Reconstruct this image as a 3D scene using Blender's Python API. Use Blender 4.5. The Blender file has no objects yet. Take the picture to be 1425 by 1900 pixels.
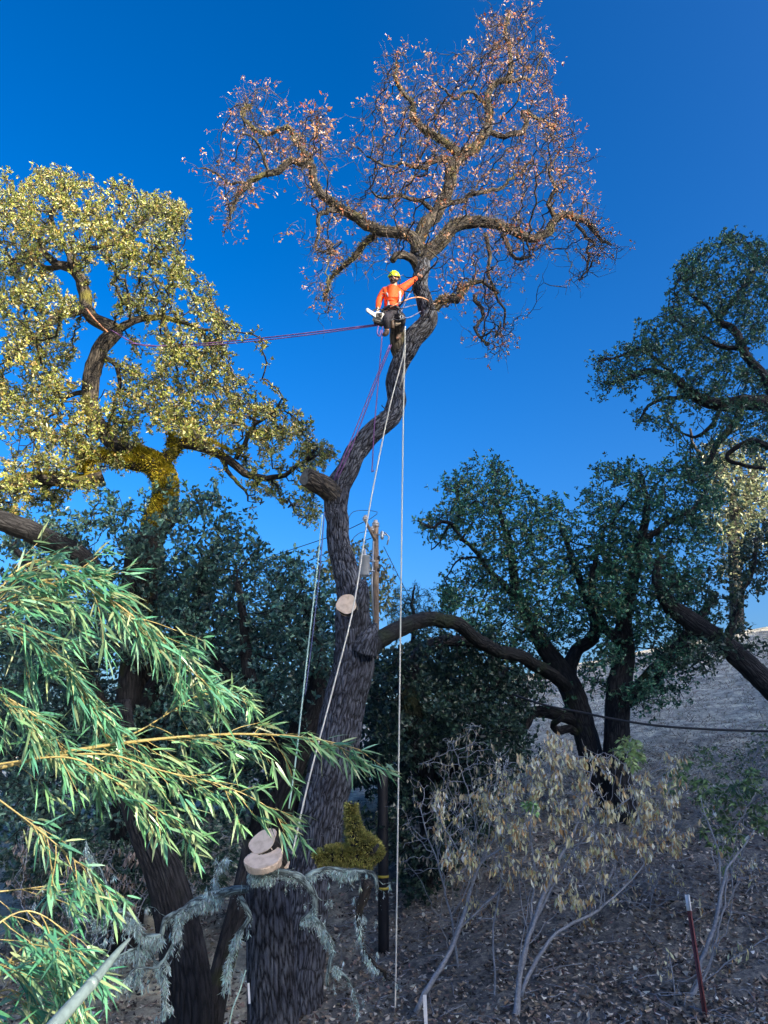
import bpy, math, random
import numpy as np
from mathutils import Vector, Matrix
random.seed(5)
R = math.radians
scene = bpy.context.scene
C = scene.collection

# ------------------------------------------------------------------ camera
F_PX = 1435.0; PITCH = R(18.0); EYE = np.array([0.0, 0.0, 3.2])
cam_d = bpy.data.cameras.new('camera'); cam = bpy.data.objects.new('camera', cam_d); C.objects.link(cam)
cam.location = EYE; cam.rotation_euler = (R(90) + PITCH, 0, 0)
cam_d.sensor_fit = 'VERTICAL'; cam_d.sensor_height = 36; cam_d.lens = 36 * F_PX / 1900
cam_d.clip_start = 0.1; cam_d.clip_end = 3000
scene.camera = cam

# ------------------------------------------------------------------ light
SUN_EL = R(21); SX, SY = 0.75, -0.6614
world = bpy.data.worlds.new('World'); scene.world = world; world.use_nodes = True
wn = world.node_tree; wn.nodes.clear()
sky = wn.nodes.new('ShaderNodeTexSky'); sky.sky_type = 'NISHITA'; sky.sun_disc = False
sky.sun_elevation = SUN_EL; sky.sun_rotation = math.atan2(SX, SY); sky.air_density = 1.0
sky.dust_density = 6.0; sky.ozone_density = 4.0; sky.altitude = 300
hs = wn.nodes.new('ShaderNodeHueSaturation'); hs.inputs['Saturation'].default_value = 1.26
hs.inputs['Hue'].default_value = 0.504
bgn = wn.nodes.new('ShaderNodeBackground'); bgn.inputs['Strength'].default_value = 0.071
wo = wn.nodes.new('ShaderNodeOutputWorld')
gm = wn.nodes.new('ShaderNodeGamma'); gm.inputs[1].default_value = 1.25; wn.links.new(sky.outputs[0], gm.inputs[0]); wn.links.new(gm.outputs[0], hs.inputs['Color']); wn.links.new(hs.outputs[0], bgn.inputs[0]); wn.links.new(bgn.outputs[0], wo.inputs[0])
sd = bpy.data.lights.new('sun', 'SUN'); sd.energy = 3.1; sd.angle = R(0.5); sd.color = (1.0, 0.86, 0.66)
sun = bpy.data.objects.new('sun', sd); C.objects.link(sun)
sun.rotation_euler = Vector((SX * math.cos(SUN_EL), SY * math.cos(SUN_EL), math.sin(SUN_EL))).to_track_quat('Z', 'Y').to_euler()
scene.view_settings.view_transform = 'Standard'; scene.view_settings.look = 'None'
scene.view_settings.exposure = 1.82; scene.view_settings.gamma = 1

# ------------------------------------------------------------------ helpers
CP, SP = math.cos(PITCH), math.sin(PITCH)
def P(px, py, Y):
    """point at horizontal distance Y in front of the viewer"""
    px = np.asarray(px, float); py = np.asarray(py, float); Y = np.asarray(Y, float)
    u = (px - 712.5) / F_PX; v = (950 - py) / F_PX
    k = Y / (CP - v * SP)
    return EYE + np.stack([u * k, Y + 0 * u, (SP + v * CP) * k], -1)
def mpp(py, Y):
    """metres per photo pixel"""
    v = (950 - py) / F_PX
    return Y / (CP - v * SP) / F_PX
def nrm(a):
    return a / np.maximum(np.linalg.norm(a, axis=-1, keepdims=True), 1e-9)

SB = [-3, -0.5, 0, 0.2, 0.5, 3]; SS = [.05, .07, .136, .205, .275, .28]
def ground_z(x, y):
    x = np.asarray(x, float); y = np.asarray(y, float)
    b = x / np.maximum(y, 8.0)
    s = np.interp(b, SB, SS)
    t = np.clip(y - 11, 0, None)
    tr = 48.0
    z = s * (np.minimum(t, tr)) - 0.12 * np.clip(t - tr, 0, 60)
    z = z + 0.10 * np.sin(x * .9 + .4 * y) * np.sin(y * .7) + .05 * np.sin(2.3 * x + 1) * np.cos(1.9 * y)
    z = z - 0.7 * np.exp(-((x + 2.5) ** 2 / 18 + (y - 13) ** 2 / 20))
    w = SX * x + SY * y; u = -SY * x + SX * y
    shade_crest = np.interp(u, [-80, -20, 3.3, 4.9, 7.5, 11, 14, 17, 23, 36, 46, 60, 120], [18, 20, 21, 32.5, 34.0, 35.1, 38, 38.4, 44.5, 44.5, 40, 38.5, 38])  # unseen hill behind the viewer, heights shaped to set where shade and sun fall
    shade_crest = shade_crest + .8 * np.sin(u * 1.9) + .6 * np.sin(u * 4.1 + 1)
    q = np.clip((w - 9) / 46, 0, 1); q = q * q * (3 - 2 * q)
    back = np.clip((w - 60) / 60, 0, 1)
    hz = q * shade_crest * (1 - .5 * back)
    return z * (1 - q) + hz

def link(name, me, mat=None, parent=None):
    o = bpy.data.objects.new(name, me); C.objects.link(o)
    if mat:
        for m in (mat if isinstance(mat, (list, tuple)) else [mat]): me.materials.append(m)
    if parent is not None:
        o.parent = parent
        if parent.type == 'EMPTY': o.matrix_parent_inverse = Matrix.Translation(-parent.location)
    return o
def tag(o, label=None, cat=None, group=None, kind=None):
    if label: o['label'] = label
    if cat: o['category'] = cat
    if group: o['group'] = group
    if kind: o['kind'] = kind
    return o
def thing(name, loc, label, cat, group=None):
    o = bpy.data.objects.new(name, None); C.objects.link(o); o.location = [float(a) for a in loc]
    o.empty_display_size = .2
    return tag(o, label, cat, group)

class MB:
    """collects polygons; builds one mesh"""
    def __init__(s): s.v = []; s.n = 0; s.q = []; s.t = []; s.a = []; s.c = []
    def add(s, v, quads=None, tris=None, attr=None, col=None):
        v = np.asarray(v, float).reshape(-1, 3)
        s.v.append(v)
        if quads is not None and len(quads): s.q.append(np.asarray(quads, int) + s.n)
        if tris is not None and len(tris): s.t.append(np.asarray(tris, int) + s.n)
        s.a.append(np.zeros_like(v) if attr is None else attr)
        s.c.append(np.ones((len(v), 3)) if col is None else np.broadcast_to(col, v.shape))
        s.n += len(v)
    def build(s, name, mat, parent=None, smooth=True):
        if not s.v: s.add([[0, 0, -9], [.01, 0, -9], [0, .01, -9]], tris=[[0, 1, 2]])
        v = np.concatenate(s.v); me = bpy.data.meshes.new(name)
        q = np.concatenate(s.q) if s.q else np.zeros((0, 4), int)
        t = np.concatenate(s.t) if s.t else np.zeros((0, 3), int)
        me.vertices.add(len(v)); me.vertices.foreach_set('co', v.astype(np.float32).ravel())
        nl = q.size + t.size
        me.loops.add(nl); me.loops.foreach_set('vertex_index', np.concatenate([q.ravel(), t.ravel()]).astype(np.int32))
        me.polygons.add(len(q) + len(t))
        st = np.concatenate([np.arange(len(q)) * 4, q.size + np.arange(len(t)) * 3]).astype(np.int32)
        me.polygons.foreach_set('loop_start', st)
        me.polygons.foreach_set('use_smooth', np.full(len(st), smooth))
        me.update(calc_edges=True)
        at = me.attributes.new('bark', 'FLOAT_VECTOR', 'POINT'); at.data.foreach_set('vector', np.concatenate(s.a).astype(np.float32).ravel())
        ct = me.attributes.new('tint', 'FLOAT_COLOR', 'POINT')
        c = np.concatenate(s.c); c4 = np.ones((len(c), 4)); c4[:, :3] = c
        ct.data.foreach_set('color', c4.astype(np.float32).ravel())
        me.validate(clean_customdata=False)
        return link(name, me, mat, parent)

def tube(mb, pts, rad, sides=8, furrow=0.0, cap=True, fk=None, seed=0, flat=False):
    pts = np.asarray(pts, float); n = len(pts); rad = np.broadcast_to(np.asarray(rad, float), (n,))
    if n < 2: return
    d = np.empty_like(pts); d[1:-1] = pts[2:] - pts[:-2]; d[0] = pts[1] - pts[0]; d[-1] = pts[-1] - pts[-2]
    d = nrm(d)
    a = np.empty_like(pts)
    ref = np.array([1, 0, 0.]) if abs(d[0][0]) < .8 else np.array([0, 1., 0])
    x = ref - d[0] * ref.dot(d[0]); x /= np.linalg.norm(x); a[0] = x
    for i in range(1, n):
        x = x - d[i] * x.dot(d[i]); l = math.sqrt(x.dot(x)); x = x / max(l, 1e-9); a[i] = x
    b = np.cross(d, a)
    th = np.arange(sides) * 2 * math.pi / sides
    ln = np.concatenate([[0], np.cumsum(np.linalg.norm(np.diff(pts, axis=0), axis=1))])
    rr = np.repeat(rad[:, None], sides, 1)
    if furrow > 0:
        k = fk or 18
        T, L = np.meshgrid(th, ln)
        wv = 1.3 * np.sin(L * 2.1 + 2 * T + seed) + .9 * np.sin(L * 5.3 - 3 * T + 2 * seed) + .6 * np.sin(L * 11.7 + T * 5 + seed)
        f1 = np.abs(np.sin(k * .5 * T + wv)) ; f1 = 1 - (1 - f1) ** 2.2
        f2 = np.abs(np.sin(k * .5 * T * 1 - wv * 1.3 + 1 + seed)); f2 = 1 - (1 - f2) ** 4
        cr = np.abs(np.sin(L * 9 + 4 * np.sin(T * 3 + seed) + 2.5 * np.sin(T * 7))) ** .35
        big = .035 * np.sin(3 * T + L * .8 + seed) + .03 * np.sin(2 * T - L * 1.3)
        rr = rr * (1 + big) + furrow * (np.minimum(f1, f2) * (.75 + .25 * cr) - .6)
    c, s_ = np.cos(th), np.sin(th)
    v = pts[:, None] + rr[..., None] * (a[:, None] * c[None, :, None] + b[:, None] * s_[None, :, None])
    at = np.stack([rad[:, None] * c, rad[:, None] * s_, np.repeat(ln[:, None], sides, 1)], -1) + seed * 1.7
    i = np.arange(n - 1)[:, None] * sides; k = np.arange(sides)[None]; k2 = (k + 1) % sides
    q = np.stack([i + k, i + k2, i + sides + k2, i + sides + k], -1).reshape(-1, 4)
    vv = v.reshape(-1, 3); aa = at.reshape(-1, 3)
    tr = None
    if cap:
        vv = np.concatenate([vv, pts[[0, -1]]]); aa = np.concatenate([aa, aa[[0, -1]]])
        kk = np.arange(sides); e = (n - 1) * sides
        tr = np.concatenate([np.stack([np.full(sides, n * sides), (kk + 1) % sides, kk], -1),
                             np.stack([np.full(sides, n * sides + 1), e + kk, e + (kk + 1) % sides], -1)])
    mb.add(vv, q, tr, aa)

def spline(pts, step):
    """Catmull-Rom through rows of pts (any columns)"""
    p = np.asarray(pts, float)
    if len(p) < 2: return p
    p = np.vstack([2 * p[0] - p[1], p, 2 * p[-1] - p[-2]]); out = []
    for i in range(1, len(p) - 2):
        l = np.linalg.norm(p[i + 1][:3] - p[i][:3]); m = max(2, int(l / step))
        t = (np.arange(m) / m)[:, None]
        out.append(.5 * (2 * p[i] + (p[i + 1] - p[i - 1]) * t + (2 * p[i - 1] - 5 * p[i] + 4 * p[i + 1] - p[i + 2]) * t ** 2 + (3 * p[i] - p[i - 1] - 3 * p[i + 1] + p[i + 2]) * t ** 3))
    out.append(p[-2][None]); return np.concatenate(out)

def leaves(mb, pos, dirn, length, width, rng, col, fold=.25, droop=0.0, up=None):
    """folded four-point leaves, one per row"""
    n = len(pos)
    if n == 0: return
    d = nrm(dirn); r = rng.normal(size=(n, 3)) if up is None else up + .5 * rng.normal(size=(n, 3))
    b = nrm(np.cross(d, r)); nn = np.cross(d, b)
    L = np.broadcast_to(length, (n,))[:, None]; W = np.broadcast_to(width, (n,))[:, None]
    base = pos; mid = pos + d * L * .55
    l = mid + b * W * .5 + nn * W * fold; r_ = mid - b * W * .5 + nn * W * fold
    tip = pos + d * L + np.array([0, 0, -1.]) * L * droop
    v = np.stack([base, l, tip, r_], 1).reshape(-1, 3)
    i = np.arange(n)[:, None] * 4
    t = np.concatenate([i + [0, 2, 1], i + [0, 3, 2]])
    mb.add(v, None, t, col=np.repeat(col, 4, 0))

def varied(base, n, rng, s=.18, alt=None, p=.2):
    c = np.repeat(np.array(base, float)[None], n, 0) * (1 + s * rng.normal(size=(n, 1))).clip(.4, 1.8) * (1 + .06 * rng.normal(size=(n, 3)))
    if alt is not None:
        m = rng.rand(n) < p; a = np.array(alt, float)
        if a.ndim == 1: a = a[None]
        c[m] = a[rng.randint(0, len(a), m.sum())] * (1 + s * rng.normal(size=(m.sum(), 1))).clip(.5, 1.6)
    return c.clip(0.001, 1)

# ------------------------------------------------------------------ materials
def new_mat(name):
    m = bpy.data.materials.new(name); m.use_nodes = True; nt = m.node_tree
    return m, nt, nt.nodes['Principled BSDF']
def plain(name, col, rough=.6, metal=0.0, bump=0.0, scale=40, var=.12):
    m, nt, b = new_mat(name)
    b.inputs['Roughness'].default_value = rough; b.inputs['Metallic'].default_value = metal
    n = nt.nodes.new('ShaderNodeTexNoise'); n.inputs['Scale'].default_value = scale; n.inputs['Detail'].default_value = 4
    tc = nt.nodes.new('ShaderNodeTexCoord'); nt.links.new(tc.outputs['Object'], n.inputs['Vector'])
    r = nt.nodes.new('ShaderNodeValToRGB'); e = r.color_ramp.elements
    e[0].position = .3; e[1].position = .7
    e[0].color = (*[c * (1 - var) for c in col], 1); e[1].color = (*[min(1, c * (1 + var)) for c in col], 1)
    nt.links.new(n.outputs[0], r.inputs[0]); nt.links.new(r.outputs[0], b.inputs['Base Color'])
    if bump:
        bp = nt.nodes.new('ShaderNodeBump'); bp.inputs['Strength'].default_value = bump; bp.inputs['Distance'].default_value = .01
        nt.links.new(n.outputs[0], bp.inputs['Height']); nt.links.new(bp.outputs[0], b.inputs['Normal'])
    return m
def leaf_mat(name, trans=.3, rough=.45, spec=.5):
    m, nt, b = new_mat(name)
    a = nt.nodes.new('ShaderNodeAttribute'); a.attribute_name = 'tint'
    nt.links.new(a.outputs['Color'], b.inputs['Base Color']); b.inputs['Roughness'].default_value = rough
    b.inputs['Specular IOR Level'].default_value = spec
    t = nt.nodes.new('ShaderNodeBsdfTranslucent'); nt.links.new(a.outputs['Color'], t.inputs['Color'])
    mx = nt.nodes.new('ShaderNodeMixShader'); mx.inputs[0].default_value = trans
    nt.links.new(b.outputs[0], mx.inputs[1]); nt.links.new(t.outputs[0], mx.inputs[2])
    nt.links.new(mx.outputs[0], nt.nodes['Material Output'].inputs[0])
    return m
def bark_mat(name, dark, light, moss=None, moss_amt=.5, scale=14, stretch=.22, bump=.8, rough=.85):
    m, nt, b = new_mat(name); L = nt.links
    a = nt.nodes.new('ShaderNodeAttribute'); a.attribute_name = 'bark'
    mp = nt.nodes.new('ShaderNodeMapping'); mp.inputs['Scale'].default_value = (1, 1, stretch); L.new(a.outputs['Vector'], mp.inputs['Vector'])
    n0 = nt.nodes.new('ShaderNodeTexNoise'); n0.inputs['Scale'].default_value = 6; n0.inputs['Detail'].default_value = 5; L.new(mp.outputs[0], n0.inputs['Vector'])
    mxv = nt.nodes.new('ShaderNodeVectorMath'); mxv.operation = 'MULTIPLY_ADD'; mxv.inputs[1].default_value = (.12, .12, .12)
    L.new(n0.outputs['Color'], mxv.inputs[0]); L.new(mp.outputs[0], mxv.inputs[2])
    vo = nt.nodes.new('ShaderNodeTexVoronoi'); vo.feature = 'DISTANCE_TO_EDGE'; vo.inputs['Scale'].default_value = scale; L.new(mxv.outputs[0], vo.inputs['Vector'])
    n1 = nt.nodes.new('ShaderNodeTexNoise'); n1.inputs['Scale'].default_value = scale * 2.5; n1.inputs['Detail'].default_value = 8; n1.inputs['Roughness'].default_value = .7; L.new(mp.outputs[0], n1.inputs['Vector'])
    ad = nt.nodes.new('ShaderNodeMath'); ad.operation = 'MULTIPLY_ADD'; ad.inputs[1].default_value = 1.6
    L.new(vo.outputs['Distance'], ad.inputs[0]); L.new(n1.outputs[0], ad.inputs[2])
    r = nt.nodes.new('ShaderNodeValToRGB'); e = r.color_ramp.elements; e[0].position = .5; e[1].position = .9
    e[0].color = (*dark, 1); e[1].color = (*light, 1); L.new(ad.outputs[0], r.inputs[0])
    nL = nt.nodes.new('ShaderNodeTexNoise'); nL.inputs['Scale'].default_value = 2.2; nL.inputs['Detail'].default_value = 7; nL.inputs['Roughness'].default_value = .65; L.new(a.outputs['Vector'], nL.inputs['Vector'])
    rL = nt.nodes.new('ShaderNodeValToRGB'); rL.color_ramp.elements[0].position = .33; rL.color_ramp.elements[1].position = .68; rL.color_ramp.elements[0].color = (.45, .45, .5, 1); rL.color_ramp.elements[1].color = (1.35, 1.35, 1.25, 1); L.new(nL.outputs[0], rL.inputs[0])
    mL = nt.nodes.new('ShaderNodeMix'); mL.data_type = 'RGBA'; mL.blend_type = 'MULTIPLY'; mL.inputs[0].default_value = 1; L.new(r.outputs[0], mL.inputs[6]); L.new(rL.outputs[0], mL.inputs[7])
    col = mL.outputs[2]
    if moss:
        n2 = nt.nodes.new('ShaderNodeTexNoise'); n2.inputs['Scale'].default_value = 1.3; n2.inputs['Detail'].default_value = 6
        tc = nt.nodes.new('ShaderNodeTexCoord'); L.new(tc.outputs['Object'], n2.inputs['Vector'])
        r2 = nt.nodes.new('ShaderNodeValToRGB'); r2.color_ramp.elements[0].position = .62 - .25 * moss_amt; r2.color_ramp.elements[1].position = .7 - .2 * moss_amt
        L.new(n2.outputs[0], r2.inputs[0])
        mx = nt.nodes.new('ShaderNodeMix'); mx.data_type = 'RGBA'; L.new(r2.outputs[0], mx.inputs[0]); L.new(col, mx.inputs[6]); mx.inputs[7].default_value = (*moss, 1)
        col = mx.outputs[2]
    L.new(col, b.inputs['Base Color']); b.inputs['Roughness'].default_value = rough
    bp = nt.nodes.new('ShaderNodeBump'); bp.inputs['Strength'].default_value = bump; bp.inputs['Distance'].default_value = .04
    L.new(ad.outputs[0], bp.inputs['Height']); L.new(bp.outputs[0], b.inputs['Normal'])
    return m
def ground_mat():
    m, nt, b = new_mat('ground_soil'); L = nt.links
    tc = nt.nodes.new('ShaderNodeTexCoord')
    def noise(s, d=6, r=.6):
        n = nt.nodes.new('ShaderNodeTexNoise'); n.inputs['Scale'].default_value = s; n.inputs['Detail'].default_value = d; n.inputs['Roughness'].default_value = r
        L.new(tc.outputs['Object'], n.inputs['Vector']); return n
    n1 = noise(.35); n2 = noise(11, 12, .78); n3 = noise(1.6, 8, .7)
    r = nt.nodes.new('ShaderNodeValToRGB'); cr = r.color_ramp; cr.elements[0].position = .32; cr.elements[0].color = (.05, .05, .055, 1)
    cr.elements[1].position = .72; cr.elements[1].color = (.62, .54, .44, 1)
    e = cr.elements.new(.5); e.color = (.22, .21, .21, 1)
    L.new(n2.outputs[0], r.inputs[0])
    # dry pale grass on the upper slope
    r2 = nt.nodes.new('ShaderNodeValToRGB'); r2.color_ramp.elements[0].position = .4; r2.color_ramp.elements[0].color = (.27, .24, .2, 1)
    r2.color_ramp.elements[1].position = .62; r2.color_ramp.elements[1].color = (.82, .74, .6, 1); mA = nt.nodes.new('ShaderNodeMath'); mA.operation = 'MULTIPLY_ADD'; mA.inputs[1].default_value = .5; mB_ = nt.nodes.new('ShaderNodeMath'); mB_.operation = 'MULTIPLY'; mB_.inputs[1].default_value = .55; L.new(n3.outputs[0], mB_.inputs[0]); L.new(n2.outputs[0], mA.inputs[0]); L.new(mB_.outputs[0], mA.inputs[2]); L.new(mA.outputs[0], r2.inputs[0])
    sx = nt.nodes.new('ShaderNodeSeparateXYZ'); L.new(tc.outputs['Object'], sx.inputs[0])
    mr = nt.nodes.new('ShaderNodeMapRange'); mr.inputs[1].default_value = 17; mr.inputs[2].default_value = 30; L.new(sx.outputs[1], mr.inputs[0])
    ml = nt.nodes.new('ShaderNodeMapRange'); ml.inputs[1].default_value = .2; ml.inputs[2].default_value = -2.5; L.new(sx.outputs[0], ml.inputs[0])  # ground paler to the left: sunlight there is put into its colour
    mm = nt.nodes.new('ShaderNodeMath'); mm.operation = 'MAXIMUM'; L.new(mr.outputs[0], mm.inputs[0]); L.new(ml.outputs[0], mm.inputs[1])
    ma = nt.nodes.new('ShaderNodeMath'); ma.operation = 'MULTIPLY_ADD'; ma.inputs[1].default_value = 1.2; ma.use_clamp = True
    m3 = nt.nodes.new('ShaderNodeMath'); m3.operation = 'SUBTRACT'; L.new(n3.outputs[0], m3.inputs[0]); m3.inputs[1].default_value = .55
    L.new(mm.outputs[0], ma.inputs[0]); L.new(m3.outputs[0], ma.inputs[2])
    mx = nt.nodes.new('ShaderNodeMix'); mx.data_type = 'RGBA'; L.new(ma.outputs[0], mx.inputs[0]); L.new(r.outputs[0], mx.inputs[6]); L.new(r2.outputs[0], mx.inputs[7])
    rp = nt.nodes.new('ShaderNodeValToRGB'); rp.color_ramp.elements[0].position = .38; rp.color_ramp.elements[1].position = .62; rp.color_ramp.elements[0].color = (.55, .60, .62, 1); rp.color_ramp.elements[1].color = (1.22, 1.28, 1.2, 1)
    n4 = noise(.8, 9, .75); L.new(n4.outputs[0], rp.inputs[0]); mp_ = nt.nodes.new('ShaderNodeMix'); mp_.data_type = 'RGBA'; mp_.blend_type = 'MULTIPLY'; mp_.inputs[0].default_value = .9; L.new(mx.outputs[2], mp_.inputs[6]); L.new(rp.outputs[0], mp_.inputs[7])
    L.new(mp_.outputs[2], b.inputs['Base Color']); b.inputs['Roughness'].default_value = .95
    bp = nt.nodes.new('ShaderNodeBump'); bp.inputs['Strength'].default_value = 1; bp.inputs['Distance'].default_value = .12
    L.new(n2.outputs[0], bp.inputs['Height']); L.new(bp.outputs[0], b.inputs['Normal'])
    return m

M_ground = ground_mat()
M_bark = bark_mat('oak_bark', (.006, .006, .007), (.10, .085, .07), (.12, .11, .035), .05)
M_bark_main = bark_mat('grey_oak_bark', (.003, .004, .009), (.14, .155, .20), None, scale=19, bump=1)
M_bark_dark = bark_mat('dark_bark', (.003, .003, .005), (.03, .03, .034), (.03, .04, .012), .1)
M_bark_left = bark_mat('mossy_bark', (.006, .005, .005), (.075, .062, .05), (.13, .12, .02), .2)
M_twig = bark_mat('twig_bark', (.03, .022, .022), (.22, .16, .13), None, bump=.2)
M_twig_grey = plain('grey_twig', (.27, .29, .32), .7, 0, .3, 30, .3)
M_moss = leaf_mat('moss', .2, .9, .1)
M_lichen = leaf_mat('lichen', .3, .9, .1)
M_leaf = leaf_mat('oak_leaf', .25, .36, .5)
M_leaf_dry = leaf_mat('dry_leaf', .4, .6, .3)
M_bamboo = leaf_mat('bamboo_leaf', .3, .35, .6)
M_culm = plain('bamboo_cane', (.32, .26, .10), .4, 0, .1, 20, .25)
M_culm_grey = plain('weathered_cane', (.15, .21, .22), .45, 0, .2, 25, .2)

# ------------------------------------------------------------------ ground
def build_ground():
    xs = np.concatenate([np.linspace(-220, -30, 30), np.linspace(-29, 40, 230), np.linspace(42, 220, 70)])
    ys = np.concatenate([np.linspace(-160, 5, 70), np.linspace(5.5, 40, 180), np.linspace(40.6, 75, 60), np.linspace(77, 500, 45)])
    X, Y = np.meshgrid(xs, ys); Z = ground_z(X, Y)
    rg = np.random.RandomState(3)
    near = np.exp(-np.clip(Y - 20, 0, 99) / 14) * (Y > 8)
    Z = Z + near * .035 * rg.normal(size=Z.shape)
    v = np.stack([X, Y, Z], -1).reshape(-1, 3); nx = len(xs); ny = len(ys)
    i = np.arange(ny - 1)[:, None] * nx + np.arange(nx - 1)[None]
    q = np.stack([i, i + 1, i + nx + 1, i + nx], -1).reshape(-1, 4)
    mb = MB(); mb.add(v, q); o = mb.build('ground', M_ground); tag(o, kind='structure')
build_ground()

# ------------------------------------------------------------------ trees
def colonize(seed, A, step, di, dk, iters, jit, rng, grav=0.0, maxn=14000):
    ns = len(seed); cap = ns + maxn + 4000
    pos = np.zeros((cap, 3)); par = np.full(cap, -1); nch = np.zeros(cap, int); pos[:ns] = seed; n = ns
    dist = np.full(len(A), 1e9); near = np.zeros(len(A), int)
    for k in range(0, ns, 400):
        D = np.linalg.norm(A[:, None] - pos[None, k:min(k + 400, ns)], axis=2); j = D.argmin(1); d = D[np.arange(len(A)), j]
        m = d < dist; dist[m] = d[m]; near[m] = j[m] + k
    alive = dist > dk
    for it in range(iters):
        act = alive & (dist < di)
        if not act.any(): break
        idx = near[act]; d = nrm(A[act] - pos[idx]); s = np.zeros((n, 3)); np.add.at(s, idx, d)
        u = np.unique(idx); u = u[nch[u] < 4]
        if len(u) == 0: break
        dr = nrm(nrm(s[u]) + jit * rng.normal(size=(len(u), 3)) + np.array([0, 0, grav]))
        nw = pos[u] + dr * step; m = len(nw)
        if n + m > cap: break
        pos[n:n + m] = nw; par[n:n + m] = u; nch[u] += 1
        al = np.where(alive)[0]
        for k in range(0, m, 500):
            D2 = ((A[al][:, None] - nw[None, k:k + 500]) ** 2).sum(2); j = D2.argmin(1); dd = np.sqrt(D2[np.arange(len(al)), j])
            mm = dd < dist[al]; dist[al[mm]] = dd[mm]; near[al[mm]] = n + k + j[mm]
        alive &= dist > dk; n += m
        if n - ns > maxn: break
    return pos[:n], par[:n]

def limb_rows(spec, Y0, prev, rng, step=.12, wob=.02):
    """spec: (dY, [(px,py,w),...]) -> rows x,y,z,r ; starts on the nearest earlier limb"""
    dY, pts = spec; y0 = Y0
    if prev is not None:
        p0 = P(pts[0][0], pts[0][1], prev[:, 1]); y0 = prev[np.linalg.norm(p0 - prev[:, :3], axis=1).argmin(), 1]
    m = len(pts); rows = []
    for i, (px, py, w) in enumerate(pts):
        Y = y0 + dY * i / max(1, m - 1); rows.append([*P(px, py, Y), w * .5 * mpp(py, Y)])
    r = spline(rows, step)
    k = len(r); n3 = np.cumsum(rng.normal(size=(k, 3)), 0); n3 = n3 - np.linspace(0, 1, k)[:, None] * n3[-1] if k > 2 else n3 * 0
    r[:, :3] += wob * n3 * np.minimum(1, .05 / np.maximum(r[:, 3:4], .01) + .2)
    r[:, 3] = np.maximum(r[:, 3], .008)
    return r

def gapn(x, y, s):
    return np.sin(x / 23 + s) * np.sin(y / 19 + 2.1 * s) + .8 * np.sin(x / 13 - y / 17 + s * 3) * np.sin(y / 11 + x / 29) + .5 * np.sin(x / 9 + 1) * np.sin(y / 8 + s)
def blob_points(blobs, Y0, n, sig, rng, gap=None):
    b = np.array(blobs, float); wts = b[:, 2] ** 2; j = rng.choice(len(b), n, p=wts / wts.sum())
    a = rng.rand(n) * 6.283; rr = b[j, 2] * np.sqrt(rng.rand(n))
    off = (np.array([math.sin(7.1 * k + 1) for k in range(len(b))]) * sig * .7)[j]
    Y = Y0 + off + sig * rng.normal(size=n).clip(-1.8, 1.8) * .7
    if b.shape[1] > 3: Y = Y + b[j, 3]
    X_ = b[j, 0] + rr * np.cos(a); Y_ = b[j, 1] + rr * np.sin(a)
    if gap is not None:
        k = gapn(X_, Y_, n % 17 + (Y > Y0) * .6) > gap; X_ = X_[k]; Y_ = Y_[k]; Y = Y[k]
    return P(X_, Y_, Y)

def grow(limbs, Y0, blobs, seed, nattr, step, di, dk, sig, iters=60, jit=.35, tip=.007, grav=0, wob=.02, pexp=2.3, gap=None):
    rng = np.random.RandomState(seed); rows = []; allr = None
    for sp in limbs:
        r = limb_rows(sp, Y0, allr, rng, wob=wob); rows.append(r); allr = r if allr is None else np.vstack([allr, r])
    A = blob_points(blobs, Y0, nattr, sig, rng, gap)
    thin = allr[allr[:, 3] < .22]
    if len(thin) < 10: thin = allr
    pos, par = colonize(thin[:, :3], A, step, di, dk, iters, jit, rng, grav)
    ns = len(thin); n = len(pos); acc = np.zeros(n)
    rad = np.zeros(n); e = pexp
    for i in range(n - 1, ns - 1, -1):
        if acc[i] == 0: acc[i] = tip ** e
        rad[i] = acc[i] ** (1 / e); acc[par[i]] += acc[i]
    lim = thin[:, 3].copy()
    for i in range(ns, n):
        p = par[i]; pr = lim[p] * .75 if p < ns else rad[p]
        rad[i] = min(rad[i], max(pr, tip))
    rad[:ns] = lim
    # chains
    best = {}
    for i in range(ns, n):
        p = par[i]
        if p >= ns and (p not in best or rad[i] > rad[best[p]]): best[p] = i
    cont = set(best.values()); chains = []
    for i in range(ns, n):
        if i in cont: continue
        c = [i]; k = i
        while k in best: k = best[k]; c.append(k)
        p = par[i]; pts = np.vstack([pos[p], pos[c]]); rd = np.concatenate([[min(rad[i], rad[p])], rad[c]])
        chains.append((pts, rd))
    return dict(rng=rng, rows=rows, chains=chains, pos=pos[ns:], rad=rad[ns:], par=par[ns:] - ns, dirs=nrm(pos[ns:] - pos[par[ns:]]) if n > ns else np.zeros((0, 3)))

def fine(r, k):
    i = np.arange(len(r)); j = np.linspace(0, len(r) - 1, (len(r) - 1) * k + 1); q = np.stack([np.interp(j, i, r[:, c]) for c in range(r.shape[1])], 1)
    for _ in range(2): q[1:-1] = .25 * q[:-2] + .5 * q[1:-1] + .25 * q[2:]
    return q
def sides_for(r): return 22 if r > .2 else 12 if r > .08 else 7 if r > .03 else 5 if r > .015 else 4
def mesh_branches(g, mb, scale=1.0):
    for pts, rd in g['chains']: tube(mb, pts, rd * scale, sides_for(rd[0]), cap=False)
def mesh_limbs(g, mb, skip=0):
    for k, r in enumerate(g['rows']):
        if k < skip: continue
        tube(mb, r[:, :3], r[:, 3], sides_for(r[:, 3].max()), seed=k, furrow=.12 * r[:, 3].mean() if r[:, 3].max() > .05 else 0, fk=12)

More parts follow.
